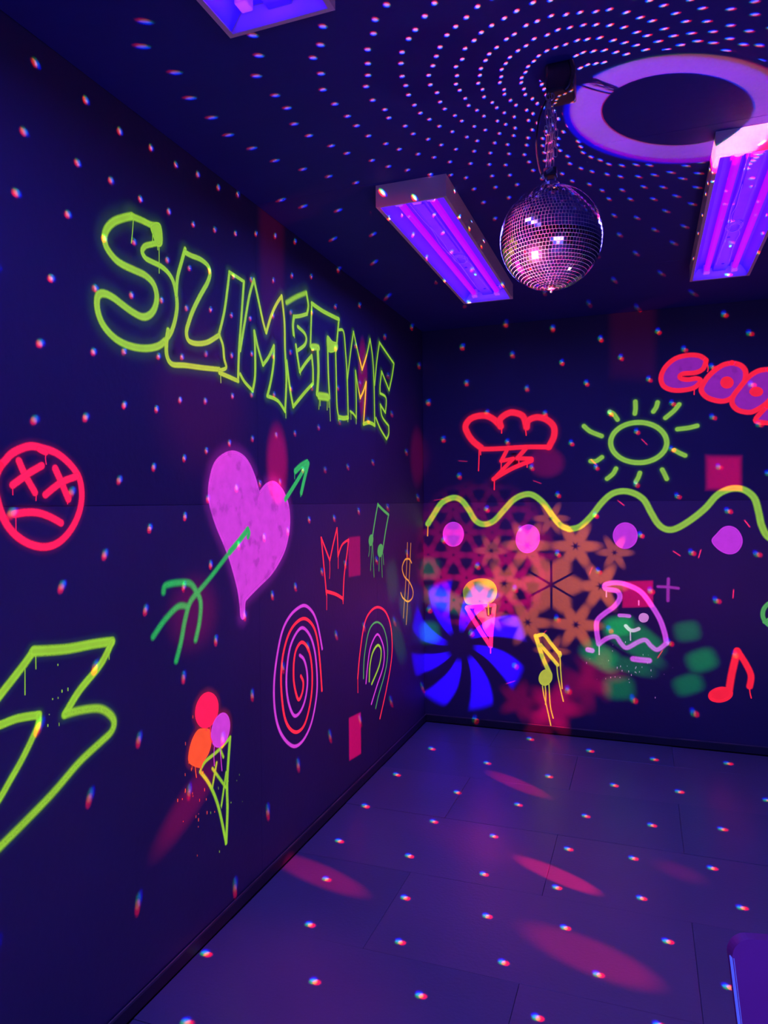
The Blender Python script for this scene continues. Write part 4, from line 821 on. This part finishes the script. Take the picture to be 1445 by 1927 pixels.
  ('drip','coral',[('s',0.0052,[(-1.455,1.145),(-1.453,1.106),(-1.458,1.065)],0),('s',0.0054,[(-1.359,1.157),(-1.361,1.101)],0),('s',0.0052,[(-1.489,0.994),(-1.491,0.929)],0),('s',0.0055,[(-1.308,0.952),(-1.308,0.931)],0)]),
 ]),
 ('music_note_graffiti', 'L', 'green double music note with drips near the corner of the left wall', [
  ('note_stem','fern',[('s',0.0135,[(-0.922,1.214),(-0.877,1.31),(-0.832,1.397)],0),('s',0.0141,[(-0.665,1.336),(-0.714,1.251),(-0.761,1.152)],0),('s',0.0171,[(-0.832,1.393),(-0.745,1.361),(-0.665,1.336)],0)]),
  ('note_head','fern',[('f',0.0044,[(-0.907,1.207),(-0.914,1.195),(-0.925,1.186),(-0.939,1.182),(-0.952,1.183),(-0.963,1.19),(-0.969,1.2),(-0.969,1.212),(-0.962,1.224),(-0.951,1.233),(-0.938,1.237),(-0.924,1.236),(-0.913,1.23),(-0.907,1.219)],0)]),
  ('note_head','fern',[('f',0.0046,[(-0.762,1.143),(-0.77,1.129),(-0.784,1.119),(-0.802,1.114),(-0.819,1.116),(-0.833,1.124),(-0.841,1.136),(-0.841,1.151),(-0.833,1.165),(-0.819,1.175),(-0.801,1.18),(-0.784,1.179),(-0.769,1.171),(-0.762,1.158)],0)]),
  ('drip','fern',[('s',0.006,[(-0.959,1.187),(-0.962,1.157),(-0.975,1.129)],0),('s',0.006,[(-0.922,1.185),(-0.95,1.053)],0),('s',0.0061,[(-0.916,1.184),(-0.899,1.015)],0),('s',0.0062,[(-0.818,1.117),(-0.826,1.04)],0),('s',0.0063,[(-0.785,1.119),(-0.776,1.002)],0),('s',0.0063,[(-0.762,1.129),(-0.752,1.068)],0)]),
 ]),
 ('dollar_sign_graffiti', 'L', 'slim yellow-orange dollar sign beside the room corner', [
  ('dollar_curve','amber',[('s',0.0111,[(-0.26,1.037),(-0.301,1.062),(-0.383,1.065),(-0.437,1.023),(-0.399,0.969),(-0.305,0.925),(-0.236,0.865),(-0.252,0.823),(-0.336,0.812),(-0.429,0.846),(-0.467,0.88)],0)]),
  ('dollar_bar','amber',[('s',0.0076,[(-0.335,1.163),(-0.358,1.007),(-0.424,0.727)],0)]),
  ('dollar_bar','amber',[('s',0.0077,[(-0.271,1.156),(-0.304,0.968),(-0.372,0.681)],0)]),
 ]),
 ('rainbow_graffiti', 'L', 'small rainbow of red, green, purple and lime arches on the left wall', [
  ('rainbow_arch','coral',[('s',0.0129,[(-1.135,0.54),(-1.104,0.654),(-1.043,0.787),(-0.962,0.84),(-0.846,0.85),(-0.725,0.805),(-0.645,0.714),(-0.624,0.597),(-0.651,0.499),(-0.736,0.368),(-0.829,0.254)],0)]),
  ('rainbow_arch','fern',[('s',0.0106,[(-1.059,0.522),(-1.047,0.621),(-0.995,0.728),(-0.933,0.769),(-0.848,0.77),(-0.761,0.725),(-0.706,0.637),(-0.704,0.55),(-0.756,0.467),(-0.847,0.381),(-0.891,0.325)],0)]),
  ('rainbow_arch','purple',[('s',0.0128,[(-1.026,0.489),(-0.998,0.582),(-0.956,0.661),(-0.86,0.708),(-0.785,0.652),(-0.753,0.583),(-0.778,0.511),(-0.867,0.44),(-0.953,0.364)],0)]),
  ('rainbow_arch','lime',[('s',0.0142,[(-0.981,0.489),(-0.968,0.568),(-0.926,0.626),(-0.851,0.649),(-0.802,0.609),(-0.832,0.538),(-0.946,0.466)],0)]),
  ('drip','coral',[('s',0.0058,[(-1.135,0.547),(-1.135,0.469)],0)]),
 ]),
 ('storm_cloud_graffiti', 'F', 'red storm cloud outline with a lightning bolt on the far wall', [
  ('overspray_glow','haze_pink',[('s',0.096,[(0.377,1.74),(0.324,1.785),(0.289,1.839),(0.28,1.883),(0.316,1.925),(0.387,1.939),(0.448,1.919),(0.5,1.869)],0),('s',0.0946,[(0.5,1.865),(0.496,1.908),(0.535,1.94),(0.578,1.948),(0.637,1.922),(0.658,1.853)],0),('s',0.0931,[(0.658,1.857),(0.67,1.895),(0.721,1.912),(0.779,1.894),(0.82,1.85),(0.82,1.791),(0.79,1.73)],0),('s',0.0698,[(0.79,1.73),(0.653,1.734),(0.482,1.73),(0.381,1.731)],0),('s',0.0578,[(0.538,1.721),(0.503,1.654)],0),('s',0.0576,[(0.503,1.654),(0.576,1.666)],0),('s',0.0578,[(0.576,1.666),(0.454,1.543)],0),('s',0.0658,[(0.454,1.543),(0.567,1.605),(0.686,1.651)],0),('s',0.0653,[(0.686,1.661),(0.601,1.668)],0),('s',0.0655,[(0.601,1.668),(0.653,1.726)],0)]),
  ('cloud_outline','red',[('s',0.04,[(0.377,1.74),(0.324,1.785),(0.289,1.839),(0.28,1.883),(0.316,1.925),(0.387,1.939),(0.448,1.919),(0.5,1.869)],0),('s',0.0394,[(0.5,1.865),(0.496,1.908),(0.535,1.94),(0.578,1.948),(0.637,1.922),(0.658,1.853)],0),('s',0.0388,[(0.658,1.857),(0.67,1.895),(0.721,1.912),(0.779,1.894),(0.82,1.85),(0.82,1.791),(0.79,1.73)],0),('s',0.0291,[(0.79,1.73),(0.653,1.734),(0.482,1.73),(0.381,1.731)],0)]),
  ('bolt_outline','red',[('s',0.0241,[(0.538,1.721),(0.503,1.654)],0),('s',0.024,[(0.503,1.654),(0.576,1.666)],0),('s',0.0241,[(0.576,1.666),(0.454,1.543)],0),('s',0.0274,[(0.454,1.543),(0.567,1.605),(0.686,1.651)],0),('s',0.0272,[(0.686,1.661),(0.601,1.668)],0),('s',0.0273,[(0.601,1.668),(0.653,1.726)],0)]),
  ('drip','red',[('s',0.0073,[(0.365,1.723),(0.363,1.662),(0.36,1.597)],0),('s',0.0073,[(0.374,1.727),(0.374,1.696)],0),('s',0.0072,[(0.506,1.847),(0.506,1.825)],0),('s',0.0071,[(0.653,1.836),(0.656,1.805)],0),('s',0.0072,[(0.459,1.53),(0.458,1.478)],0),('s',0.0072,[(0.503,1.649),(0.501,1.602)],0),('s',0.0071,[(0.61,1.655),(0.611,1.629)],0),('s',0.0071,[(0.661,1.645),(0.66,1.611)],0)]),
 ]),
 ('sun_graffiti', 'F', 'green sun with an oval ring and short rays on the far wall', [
  ('overspray_glow','haze_lime',[('c',0.0706,[(1.45,1.732),(1.435,1.683),(1.393,1.644),(1.333,1.623),(1.265,1.625),(1.203,1.649),(1.16,1.692),(1.145,1.743),(1.161,1.793),(1.204,1.832),(1.266,1.852),(1.334,1.849),(1.394,1.824),(1.435,1.782)],0),('s',0.0667,[(1.282,1.974),(1.283,1.937),(1.279,1.905)],0),('s',0.0662,[(1.402,1.963),(1.394,1.935),(1.379,1.912)],0),('s',0.0655,[(1.516,1.945),(1.488,1.91),(1.443,1.872)],0),('s',0.0653,[(1.609,1.82),(1.562,1.81),(1.506,1.805)],0),('s',0.0655,[(1.491,1.687),(1.517,1.67),(1.546,1.655)],0),('s',0.066,[(1.425,1.578),(1.438,1.551),(1.449,1.525)],0),('s',0.0667,[(1.305,1.562),(1.296,1.536),(1.283,1.512)],0),('s',0.0674,[(1.174,1.59),(1.157,1.56),(1.124,1.532)],0),('s',0.0679,[(1.096,1.659),(1.062,1.637),(1.032,1.638)],0),('s',0.0682,[(0.995,1.846),(1.031,1.813),(1.095,1.783)],0),('s',0.0674,[(1.141,1.923),(1.163,1.907),(1.184,1.875)],0)]),
  ('sun_ring','green',[('c',0.0294,[(1.45,1.732),(1.435,1.683),(1.393,1.644),(1.333,1.623),(1.265,1.625),(1.203,1.649),(1.16,1.692),(1.145,1.743),(1.161,1.793),(1.204,1.832),(1.266,1.852),(1.334,1.849),(1.394,1.824),(1.435,1.782)],0)]),
  ('sun_ray','green',[('s',0.0278,[(1.282,1.974),(1.283,1.937),(1.279,1.905)],0.2)]),
  ('sun_ray','green',[('s',0.0276,[(1.402,1.963),(1.394,1.935),(1.379,1.912)],0.2)]),
  ('sun_ray','green',[('s',0.0273,[(1.516,1.945),(1.488,1.91),(1.443,1.872)],0.2)]),
  ('sun_ray','green',[('s',0.0272,[(1.609,1.82),(1.562,1.81),(1.506,1.805)],0.2)]),
  ('sun_ray','green',[('s',0.0273,[(1.491,1.687),(1.517,1.67),(1.546,1.655)],0.2)]),
  ('sun_ray','green',[('s',0.0275,[(1.425,1.578),(1.438,1.551),(1.449,1.525)],0.2)]),
  ('sun_ray','green',[('s',0.0278,[(1.305,1.562),(1.296,1.536),(1.283,1.512)],0.2)]),
  ('sun_ray','green',[('s',0.0281,[(1.174,1.59),(1.157,1.56),(1.124,1.532)],0.2)]),
  ('sun_ray','green',[('s',0.0283,[(1.096,1.659),(1.062,1.637),(1.032,1.638)],0.2)]),
  ('sun_ray','green',[('s',0.0284,[(0.995,1.846),(1.031,1.813),(1.095,1.783)],0.2)]),
  ('sun_ray','green',[('s',0.0281,[(1.141,1.923),(1.163,1.907),(1.184,1.875)],0.2)]),
 ]),
 ('wave_graffiti', 'F', 'long wavy lime green line running across the far wall', [
  ('wave_line','green',[('s',0.0359,[(0.029,1.265),(0.067,1.323),(0.122,1.399),(0.196,1.431),(0.25,1.413),(0.294,1.358),(0.338,1.288),(0.391,1.264),(0.453,1.284),(0.514,1.348),(0.574,1.412),(0.634,1.443),(0.693,1.442),(0.759,1.389),(0.817,1.305),(0.858,1.258),(0.898,1.239),(0.914,1.236),(0.971,1.253),(1.036,1.316),(1.093,1.391),(1.149,1.442),(1.212,1.458),(1.274,1.444),(1.327,1.405),(1.365,1.332),(1.403,1.267),(1.448,1.236),(1.5,1.243),(1.575,1.291),(1.648,1.355),(1.706,1.425),(1.756,1.456),(1.806,1.465),(1.855,1.451),(1.897,1.407),(1.917,1.33),(1.931,1.26),(1.962,1.198),(2.013,1.183),(2.067,1.237)],0)]),
  ('drip','amber',[('s',0.0075,[(0.029,1.252),(0.026,1.189)],0)]),
 ]),
 ('dot_graffiti', 'F', 'leftmost purple dot under the wavy line, nearest the corner', [
  ('dot','magenta',[('f',0.0107,[(0.259,1.201),(0.252,1.169),(0.235,1.143),(0.209,1.129),(0.181,1.128),(0.155,1.142),(0.138,1.168),(0.132,1.2),(0.138,1.232),(0.156,1.258),(0.182,1.272),(0.21,1.272),(0.236,1.258),(0.253,1.233)],0)]),
 ]),
 ('dot_graffiti', 'F', 'second purple dot from the corner, half over the red light pattern', [
  ('dot','magenta',[('f',0.0103,[(0.728,1.165),(0.715,1.13),(0.692,1.105),(0.662,1.093),(0.632,1.098),(0.608,1.118),(0.594,1.15),(0.594,1.187),(0.607,1.222),(0.631,1.248),(0.661,1.259),(0.691,1.253),(0.715,1.233),(0.728,1.201)],0)]),
 ]),
 ('dot_graffiti', 'F', 'round purple dot above the winking swirl ghost', [
  ('dot','magenta',[('f',0.0099,[(1.287,1.2),(1.281,1.168),(1.263,1.143),(1.238,1.129),(1.209,1.128),(1.183,1.142),(1.166,1.167),(1.159,1.199),(1.166,1.23),(1.184,1.256),(1.21,1.27),(1.238,1.27),(1.264,1.256),(1.281,1.231)],0)]),
 ]),
 ('dot_graffiti', 'F', 'rightmost purple dot, wider with a pointed left side', [
  ('dot','magenta',[('f',0.0094,[(1.685,1.175),(1.709,1.211),(1.741,1.246),(1.777,1.253),(1.809,1.235),(1.83,1.196),(1.831,1.157),(1.812,1.121),(1.784,1.105),(1.748,1.109),(1.709,1.136)],0)]),
 ]),
 ('ice_cream_graffiti', 'F', 'small red ice cream cone with one round scoop on the far wall', [
  ('scoop','scoop_yellow',[('f',0.0073,[(0.258,0.833),(0.269,0.87),(0.302,0.904),(0.357,0.922),(0.412,0.919),(0.449,0.898),(0.467,0.858),(0.46,0.812),(0.434,0.78),(0.389,0.764),(0.318,0.759),(0.275,0.77)],0)]),
  ('cone','hotpink',[('s',0.0276,[(0.28,0.737),(0.351,0.619),(0.426,0.509)],0),('s',0.0256,[(0.429,0.505),(0.436,0.619),(0.453,0.756)],0),('s',0.022,[(0.28,0.743),(0.374,0.754),(0.454,0.763)],0),('s',0.0184,[(0.337,0.725),(0.359,0.678)],0),('s',0.0183,[(0.359,0.719),(0.396,0.702)],0),('s',0.0183,[(0.389,0.69),(0.388,0.624),(0.417,0.574)],0),('s',0.0183,[(0.433,0.693),(0.41,0.618)],0),('f',0.0073,[(0.329,0.725),(0.389,0.742),(0.403,0.691),(0.429,0.674),(0.425,0.564),(0.388,0.635)],0)]),
  ('drip','hotpink',[('s',0.0073,[(0.428,0.494),(0.428,0.463)],0)]),
  ('drip','scoop_yellow',[('s',0.0073,[(0.415,0.769),(0.417,0.701)],0)]),
 ]),
 ('music_note_graffiti', 'F', 'yellow-green music note with long drips on the far wall', [
  ('note_stem','olive',[('s',0.0267,[(0.706,0.585),(0.744,0.463),(0.785,0.369)],0),('s',0.0225,[(0.706,0.582),(0.754,0.595),(0.794,0.548),(0.849,0.48)],0),('s',0.0225,[(0.734,0.533),(0.784,0.476),(0.834,0.418)],0)]),
  ('note_head','olive',[('f',0.0082,[(0.797,0.326),(0.786,0.307),(0.771,0.294),(0.755,0.289),(0.74,0.294),(0.729,0.307),(0.725,0.325),(0.729,0.346),(0.739,0.365),(0.754,0.378),(0.771,0.383),(0.786,0.378),(0.797,0.365),(0.8,0.347)],0)]),
  ('note_head','olive',[('f',0.0061,[(0.856,0.483),(0.855,0.475),(0.853,0.468),(0.849,0.465),(0.846,0.464),(0.843,0.468),(0.841,0.474),(0.84,0.482),(0.841,0.49),(0.843,0.496),(0.846,0.5),(0.85,0.5),(0.853,0.497),(0.855,0.491)],0)]),
  ('drip','olive',[('s',0.0071,[(0.744,0.283),(0.752,0.227),(0.767,0.167),(0.793,0.046)],0),('s',0.0071,[(0.761,0.284),(0.764,0.228),(0.762,0.172)],0),('s',0.0071,[(0.783,0.297),(0.79,0.169),(0.807,0.093)],0),('s',0.007,[(0.83,0.418),(0.835,0.357),(0.848,0.286),(0.867,0.201)],0),('s',0.007,[(0.849,0.47),(0.853,0.379),(0.861,0.277)],0)]),
 ]),
 ('swirl_ghost_graffiti', 'F', 'pink-purple outline of a winking swirl-topped ghost on the far wall', [
  ('ghost_outline','orchid',[('s',0.0297,[(1.073,0.558),(1.061,0.637),(1.065,0.696),(1.106,0.74),(1.161,0.784),(1.192,0.835),(1.177,0.874),(1.114,0.886),(1.114,0.911),(1.178,0.924),(1.248,0.907),(1.31,0.872),(1.363,0.801),(1.409,0.721),(1.435,0.641),(1.444,0.585)],0),('s',0.028,[(1.444,0.585),(1.397,0.545),(1.362,0.564),(1.332,0.596),(1.293,0.584),(1.231,0.546),(1.2,0.566),(1.169,0.606),(1.121,0.595),(1.073,0.558)],0.3)]),
  ('eye','orchid',[('s',0.0215,[(1.189,0.733),(1.216,0.733),(1.244,0.731)],0)]),
  ('eye','pale_pink',[('f',0.0065,[(1.347,0.726),(1.344,0.716),(1.338,0.707),(1.328,0.702),(1.317,0.701),(1.307,0.705),(1.3,0.714),(1.298,0.724),(1.3,0.735),(1.307,0.744),(1.317,0.749),(1.328,0.749),(1.338,0.745),(1.345,0.737)],0)]),
  ('mouth','pale_pink',[('s',0.0214,[(1.224,0.673),(1.247,0.651),(1.27,0.649),(1.295,0.66)],0)]),
  ('slime_drop','orchid',[('s',0.0302,[(1.01,0.521),(1.035,0.517)],0)]),
  ('slime_drop','orchid',[('s',0.0328,[(1.263,0.483),(1.308,0.48),(1.351,0.479)],0)]),
  ('drip','pale_pink',[('s',0.0069,[(1.075,0.546),(1.075,0.496)],0),('s',0.0068,[(1.249,0.643),(1.25,0.591)],0),('s',0.0069,[(1.117,0.874),(1.117,0.839)],0),('s',0.0068,[(1.296,0.823),(1.296,0.798)],0)]),
 ]),
 ('cross_graffiti', 'F', 'faint purple spray cross to the right of the swirl ghost', [
  ('cross_bar','dim_purple',[('s',0.0226,[(1.456,0.954),(1.454,0.893),(1.453,0.829)],1)]),
  ('cross_bar','dim_purple',[('s',0.021,[(1.4,0.908),(1.454,0.907),(1.508,0.902)],1)]),
 ]),
 ('music_note_graffiti', 'F', 'red music note at the lower right of the far wall', [
  ('note_stem','red',[('s',0.0378,[(1.766,0.331),(1.782,0.439),(1.809,0.563)],0),('s',0.0329,[(1.809,0.567),(1.853,0.492),(1.877,0.431),(1.87,0.371)],0)]),
  ('note_head','red',[('f',0.0158,[(1.779,0.329),(1.776,0.312),(1.763,0.296),(1.742,0.283),(1.718,0.276),(1.694,0.277),(1.677,0.284),(1.669,0.298),(1.672,0.315),(1.686,0.331),(1.707,0.344),(1.731,0.351),(1.754,0.35),(1.772,0.342)],0)]),
  ('drip','red',[('s',0.0065,[(1.869,0.367),(1.872,0.336),(1.878,0.308)],0)]),
 ]),
 ('peace_sign_graffiti', 'F', 'pale green ring symbol cut off by the right edge, beside the red note', [
  ('ring','fern',[('c',0.0231,[(2.088,0.781),(2.081,0.748),(2.06,0.72),(2.029,0.704),(1.995,0.703),(1.964,0.716),(1.943,0.741),(1.935,0.774),(1.943,0.807),(1.965,0.834),(1.996,0.85),(2.03,0.852),(2.06,0.838),(2.081,0.813)],0)]),
  ('spoke','fern',[('s',0.0216,[(2.013,0.851),(2.012,0.777),(2.012,0.704)],0),('s',0.0216,[(2.012,0.777),(1.944,0.731)],0),('s',0.0215,[(2.012,0.777),(2.067,0.73)],0)]),
 ]),
 ('bubble_word_graffiti', 'F', 'purple bubble letters with red outlines high at the right edge', [
  ('letter','violet',[('f',0.016,[(1.65,2.182),(1.621,2.208),(1.563,2.219),(1.496,2.206),(1.448,2.162),(1.421,2.107),(1.432,2.058),(1.47,2.033),(1.525,2.026),(1.588,2.034),(1.622,2.068),(1.603,2.079),(1.562,2.078),(1.522,2.088),(1.514,2.106),(1.54,2.115),(1.603,2.119),(1.639,2.14)],0)]),
  ('letter_outline','red',[('s',0.0272,[(1.654,2.186),(1.621,2.211),(1.563,2.219),(1.496,2.205),(1.445,2.162),(1.421,2.107),(1.432,2.058),(1.47,2.032),(1.525,2.024),(1.592,2.034),(1.627,2.069),(1.606,2.085),(1.562,2.082),(1.529,2.09),(1.52,2.104),(1.54,2.117),(1.603,2.119),(1.641,2.139),(1.656,2.182)],0)]),
  ('letter','violet',[('f',0.0157,[(1.786,2.16),(1.736,2.148),(1.679,2.105),(1.639,2.053),(1.629,2.014),(1.664,1.972),(1.729,1.948),(1.778,1.961),(1.821,2.002),(1.849,2.054),(1.853,2.108),(1.828,2.145)],0)]),
  ('letter_outline','red',[('s',0.0283,[(1.786,2.159),(1.736,2.148),(1.679,2.105),(1.641,2.053),(1.632,2.014),(1.664,1.974),(1.729,1.951),(1.778,1.962),(1.821,2.002),(1.849,2.054),(1.853,2.108),(1.828,2.143),(1.786,2.159)],0)]),
  ('letter_center','red',[('f',0.0078,[(1.791,2.05),(1.788,2.038),(1.78,2.028),(1.768,2.023),(1.754,2.024),(1.742,2.03),(1.734,2.041),(1.731,2.054),(1.734,2.067),(1.742,2.077),(1.754,2.082),(1.768,2.081),(1.78,2.074),(1.788,2.063)],0)]),
  ('letter','violet',[('f',0.0155,[(1.967,2.112),(1.919,2.108),(1.87,2.076),(1.828,2.025),(1.789,1.972),(1.787,1.933),(1.814,1.897),(1.87,1.881),(1.911,1.895),(1.96,1.931),(2.001,1.99),(2.008,2.051),(1.994,2.098)],0)]),
  ('letter_outline','red',[('s',0.0279,[(1.967,2.11),(1.919,2.106),(1.87,2.076),(1.828,2.025),(1.791,1.972),(1.788,1.933),(1.815,1.898),(1.87,1.882),(1.911,1.895),(1.96,1.931),(2.001,1.99),(2.008,2.051),(1.994,2.098),(1.967,2.11)],0)]),
  ('letter_center','red',[('f',0.0078,[(1.936,1.991),(1.933,1.981),(1.925,1.973),(1.913,1.97),(1.899,1.97),(1.887,1.976),(1.879,1.984),(1.875,1.994),(1.879,2.004),(1.887,2.012),(1.899,2.016),(1.913,2.015),(1.925,2.01),(1.933,2.001)],0)]),
  ('letter','violet',[('f',0.0154,[(1.96,1.908),(1.929,1.875),(1.906,1.843),(1.918,1.829),(2.041,1.82),(2.048,1.888),(2.007,1.929)],0)]),
  ('letter_outline','red',[('s',0.0262,[(1.96,1.91),(1.929,1.877),(1.904,1.843),(1.918,1.827),(2.041,1.817),(2.05,1.888),(2.007,1.93),(1.96,1.91)],0)]),
  ('drip','red',[('s',0.0065,[(1.659,2.178),(1.666,2.138),(1.663,2.12)],0),('s',0.0066,[(1.595,2.028),(1.594,1.996)],0)]),
 ]),
]

def to_wall(wall, p, h):
    return (h, p[0], p[1]) if wall == 'L' else (p[0], -h, p[1])
class PaintMesh:
    def __init__(self, wall): self.v = []; self.f = []; self.uv = []; self.w = wall
    def add(self, pts, uvs, h):
        i = len(self.v); self.v += [to_wall(self.w, p, h) for p in pts]; self.uv += uvs; return i
    def stroke(self, pts, wd, h, fuzz, closed=False):
        P = spline(pts, 6, closed); n = len(P); r = wd * .62
        # drop points closer than a fraction of the width so the ribbon stays clean
        Q = [P[0]]
        for p in P[1:]:
            if (p - Q[-1]).length > min(.004, wd * .3): Q.append(p)
        if not closed and (Q[-1] - P[-1]).length > 1e-6: Q[-1] = P[-1] if len(Q) > 1 else Q[-1]
        P = Q; n = len(P)
        if n < 2: return
        base = None; prev = None; first = None
        for i, p in enumerate(P):
            if closed: d = P[(i + 1) % n] - P[i - 1]
            else: d = P[min(i + 1, n - 1)] - P[max(i - 1, 0)]
            d = d.normalized() if d.length > 1e-9 else Vector((1, 0)); s = Vector((-d.y, d.x)) * r
            k = self.add([p + s, p, p - s], [(1, fuzz), (0, fuzz), (1, fuzz)], h)
            if prev is not None:
                self.f += [(prev, k, k + 1, prev + 1), (prev + 1, k + 1, k + 2, prev + 2)]
            else: first = k
            prev = k
        if closed:
            self.f += [(prev, first, first + 1, prev + 1), (prev + 1, first + 1, first + 2, prev + 2)]
        else:
            for i, sg in ((0, -1), (n - 1, 1)):
                d = (P[1] - P[0]) if i == 0 else (P[-1] - P[-2])
                d = d.normalized() * sg; s = Vector((-d.y, d.x))
                c = self.add([P[i]], [(0, fuzz)], h)
                rim = [P[i] + (s * cos(a) + d * sin(a)) * r for a in [pi * q / 8 for q in range(9)]]
                k = self.add(rim, [(1, fuzz)] * 9, h)
                self.f += [(c, k + q, k + q + 1) for q in range(8)]
    def fill(self, pts, wd, h):
        P = spline(pts, 5, True)
        k = self.add(P, [(0, 0)] * len(P), h)
        self.f.append(tuple(range(k, k + len(P))))
        self.stroke(pts, wd, h + .00004, 0, True)
    def build(self, name, mat, parent):
        me = bpy.data.meshes.new(name); me.from_pydata(self.v, [], self.f); me.update()
        ul = me.uv_layers.new(name='stroke')
        for lp in me.loops: ul.data[lp.index].uv = self.uv[lp.vertex_index]
        # make every face look into the room
        bm = bmesh.new(); bm.from_mesh(me)
        want = Vector((1, 0, 0)) if self.w == 'L' else Vector((0, -1, 0))
        bmesh.ops.triangulate(bm, faces=[f for f in bm.faces if len(f.verts) > 4])
        bm.normal_update()
        for f in bm.faces:
            if f.normal.dot(want) < 0: f.normal_flip()
        bm.to_mesh(me); bm.free()
        me.materials.append(mat)
        return link_mesh(name, me, parent)
SPATTER = {'lime cone with red, purp': (('orange', (-2.47, .55), (.05, .09), 34), ('lime', (-2.33, .38), (.05, .10), 12)),
           'pink-purple outline of a': (('pale_pink', (1.22, .42), (.10, .09), 40),),
           'thick lime green lightni': (('lime', (-3.02, .93), (.03, .05), 9),)}
for name, wall, label, parts in DATA:
    root = empty(name, (0, 0, 0), label, 'graffiti')
    if name == 'dot_graffiti': root['group'] = 'purple dots under the wavy line'
    h = .0006
    for pname, mat, items in parts:
        hz = pname == 'overspray_glow'; hh = .0001  # halo ribbons carry overspray and painted bloom together
        if pname == 'drip':
            for kind, wd, pts, fuzz in items:
                pm = PaintMesh(wall); pm.stroke(pts, wd, h, 0); h += .00006
                pm.build('drip', PAINT[mat], root)
            continue
        pm = PaintMesh(wall)
        for kind, wd, pts, fuzz in items:
            if hz: pm.stroke(pts, wd, hh, fuzz, kind != 's'); hh += .000004; continue
            if kind == 's': pm.stroke(pts, wd, h, fuzz)
            elif kind == 'c': pm.stroke(pts, wd, h, fuzz, True)
            else: pm.fill(pts, wd, h)
            h += .00006
        o = pm.build(pname, PAINT[mat], last if pname in ('letter_outline', 'letter_center') else root)
        if pname == 'letter': last = o
        if hz: o['kind'] = 'stuff'
    # fine spatter below the drippiest drawings
    for mat, c, sp, n in SPATTER.get(label[:24], ()):
        pm = PaintMesh(wall); rnd = random.Random(n)
        for _ in range(n):
            p = Vector((c[0] + rnd.gauss(0, sp[0]), c[1] + rnd.gauss(0, sp[1]))); ln = rnd.uniform(.0005, .009)
            pm.stroke([p, p + Vector((0, -ln))], rnd.uniform(.0018, .0034), h, 0); h += .000002
        tag(pm.build('spatter', PAINT[mat], root), kind='stuff')
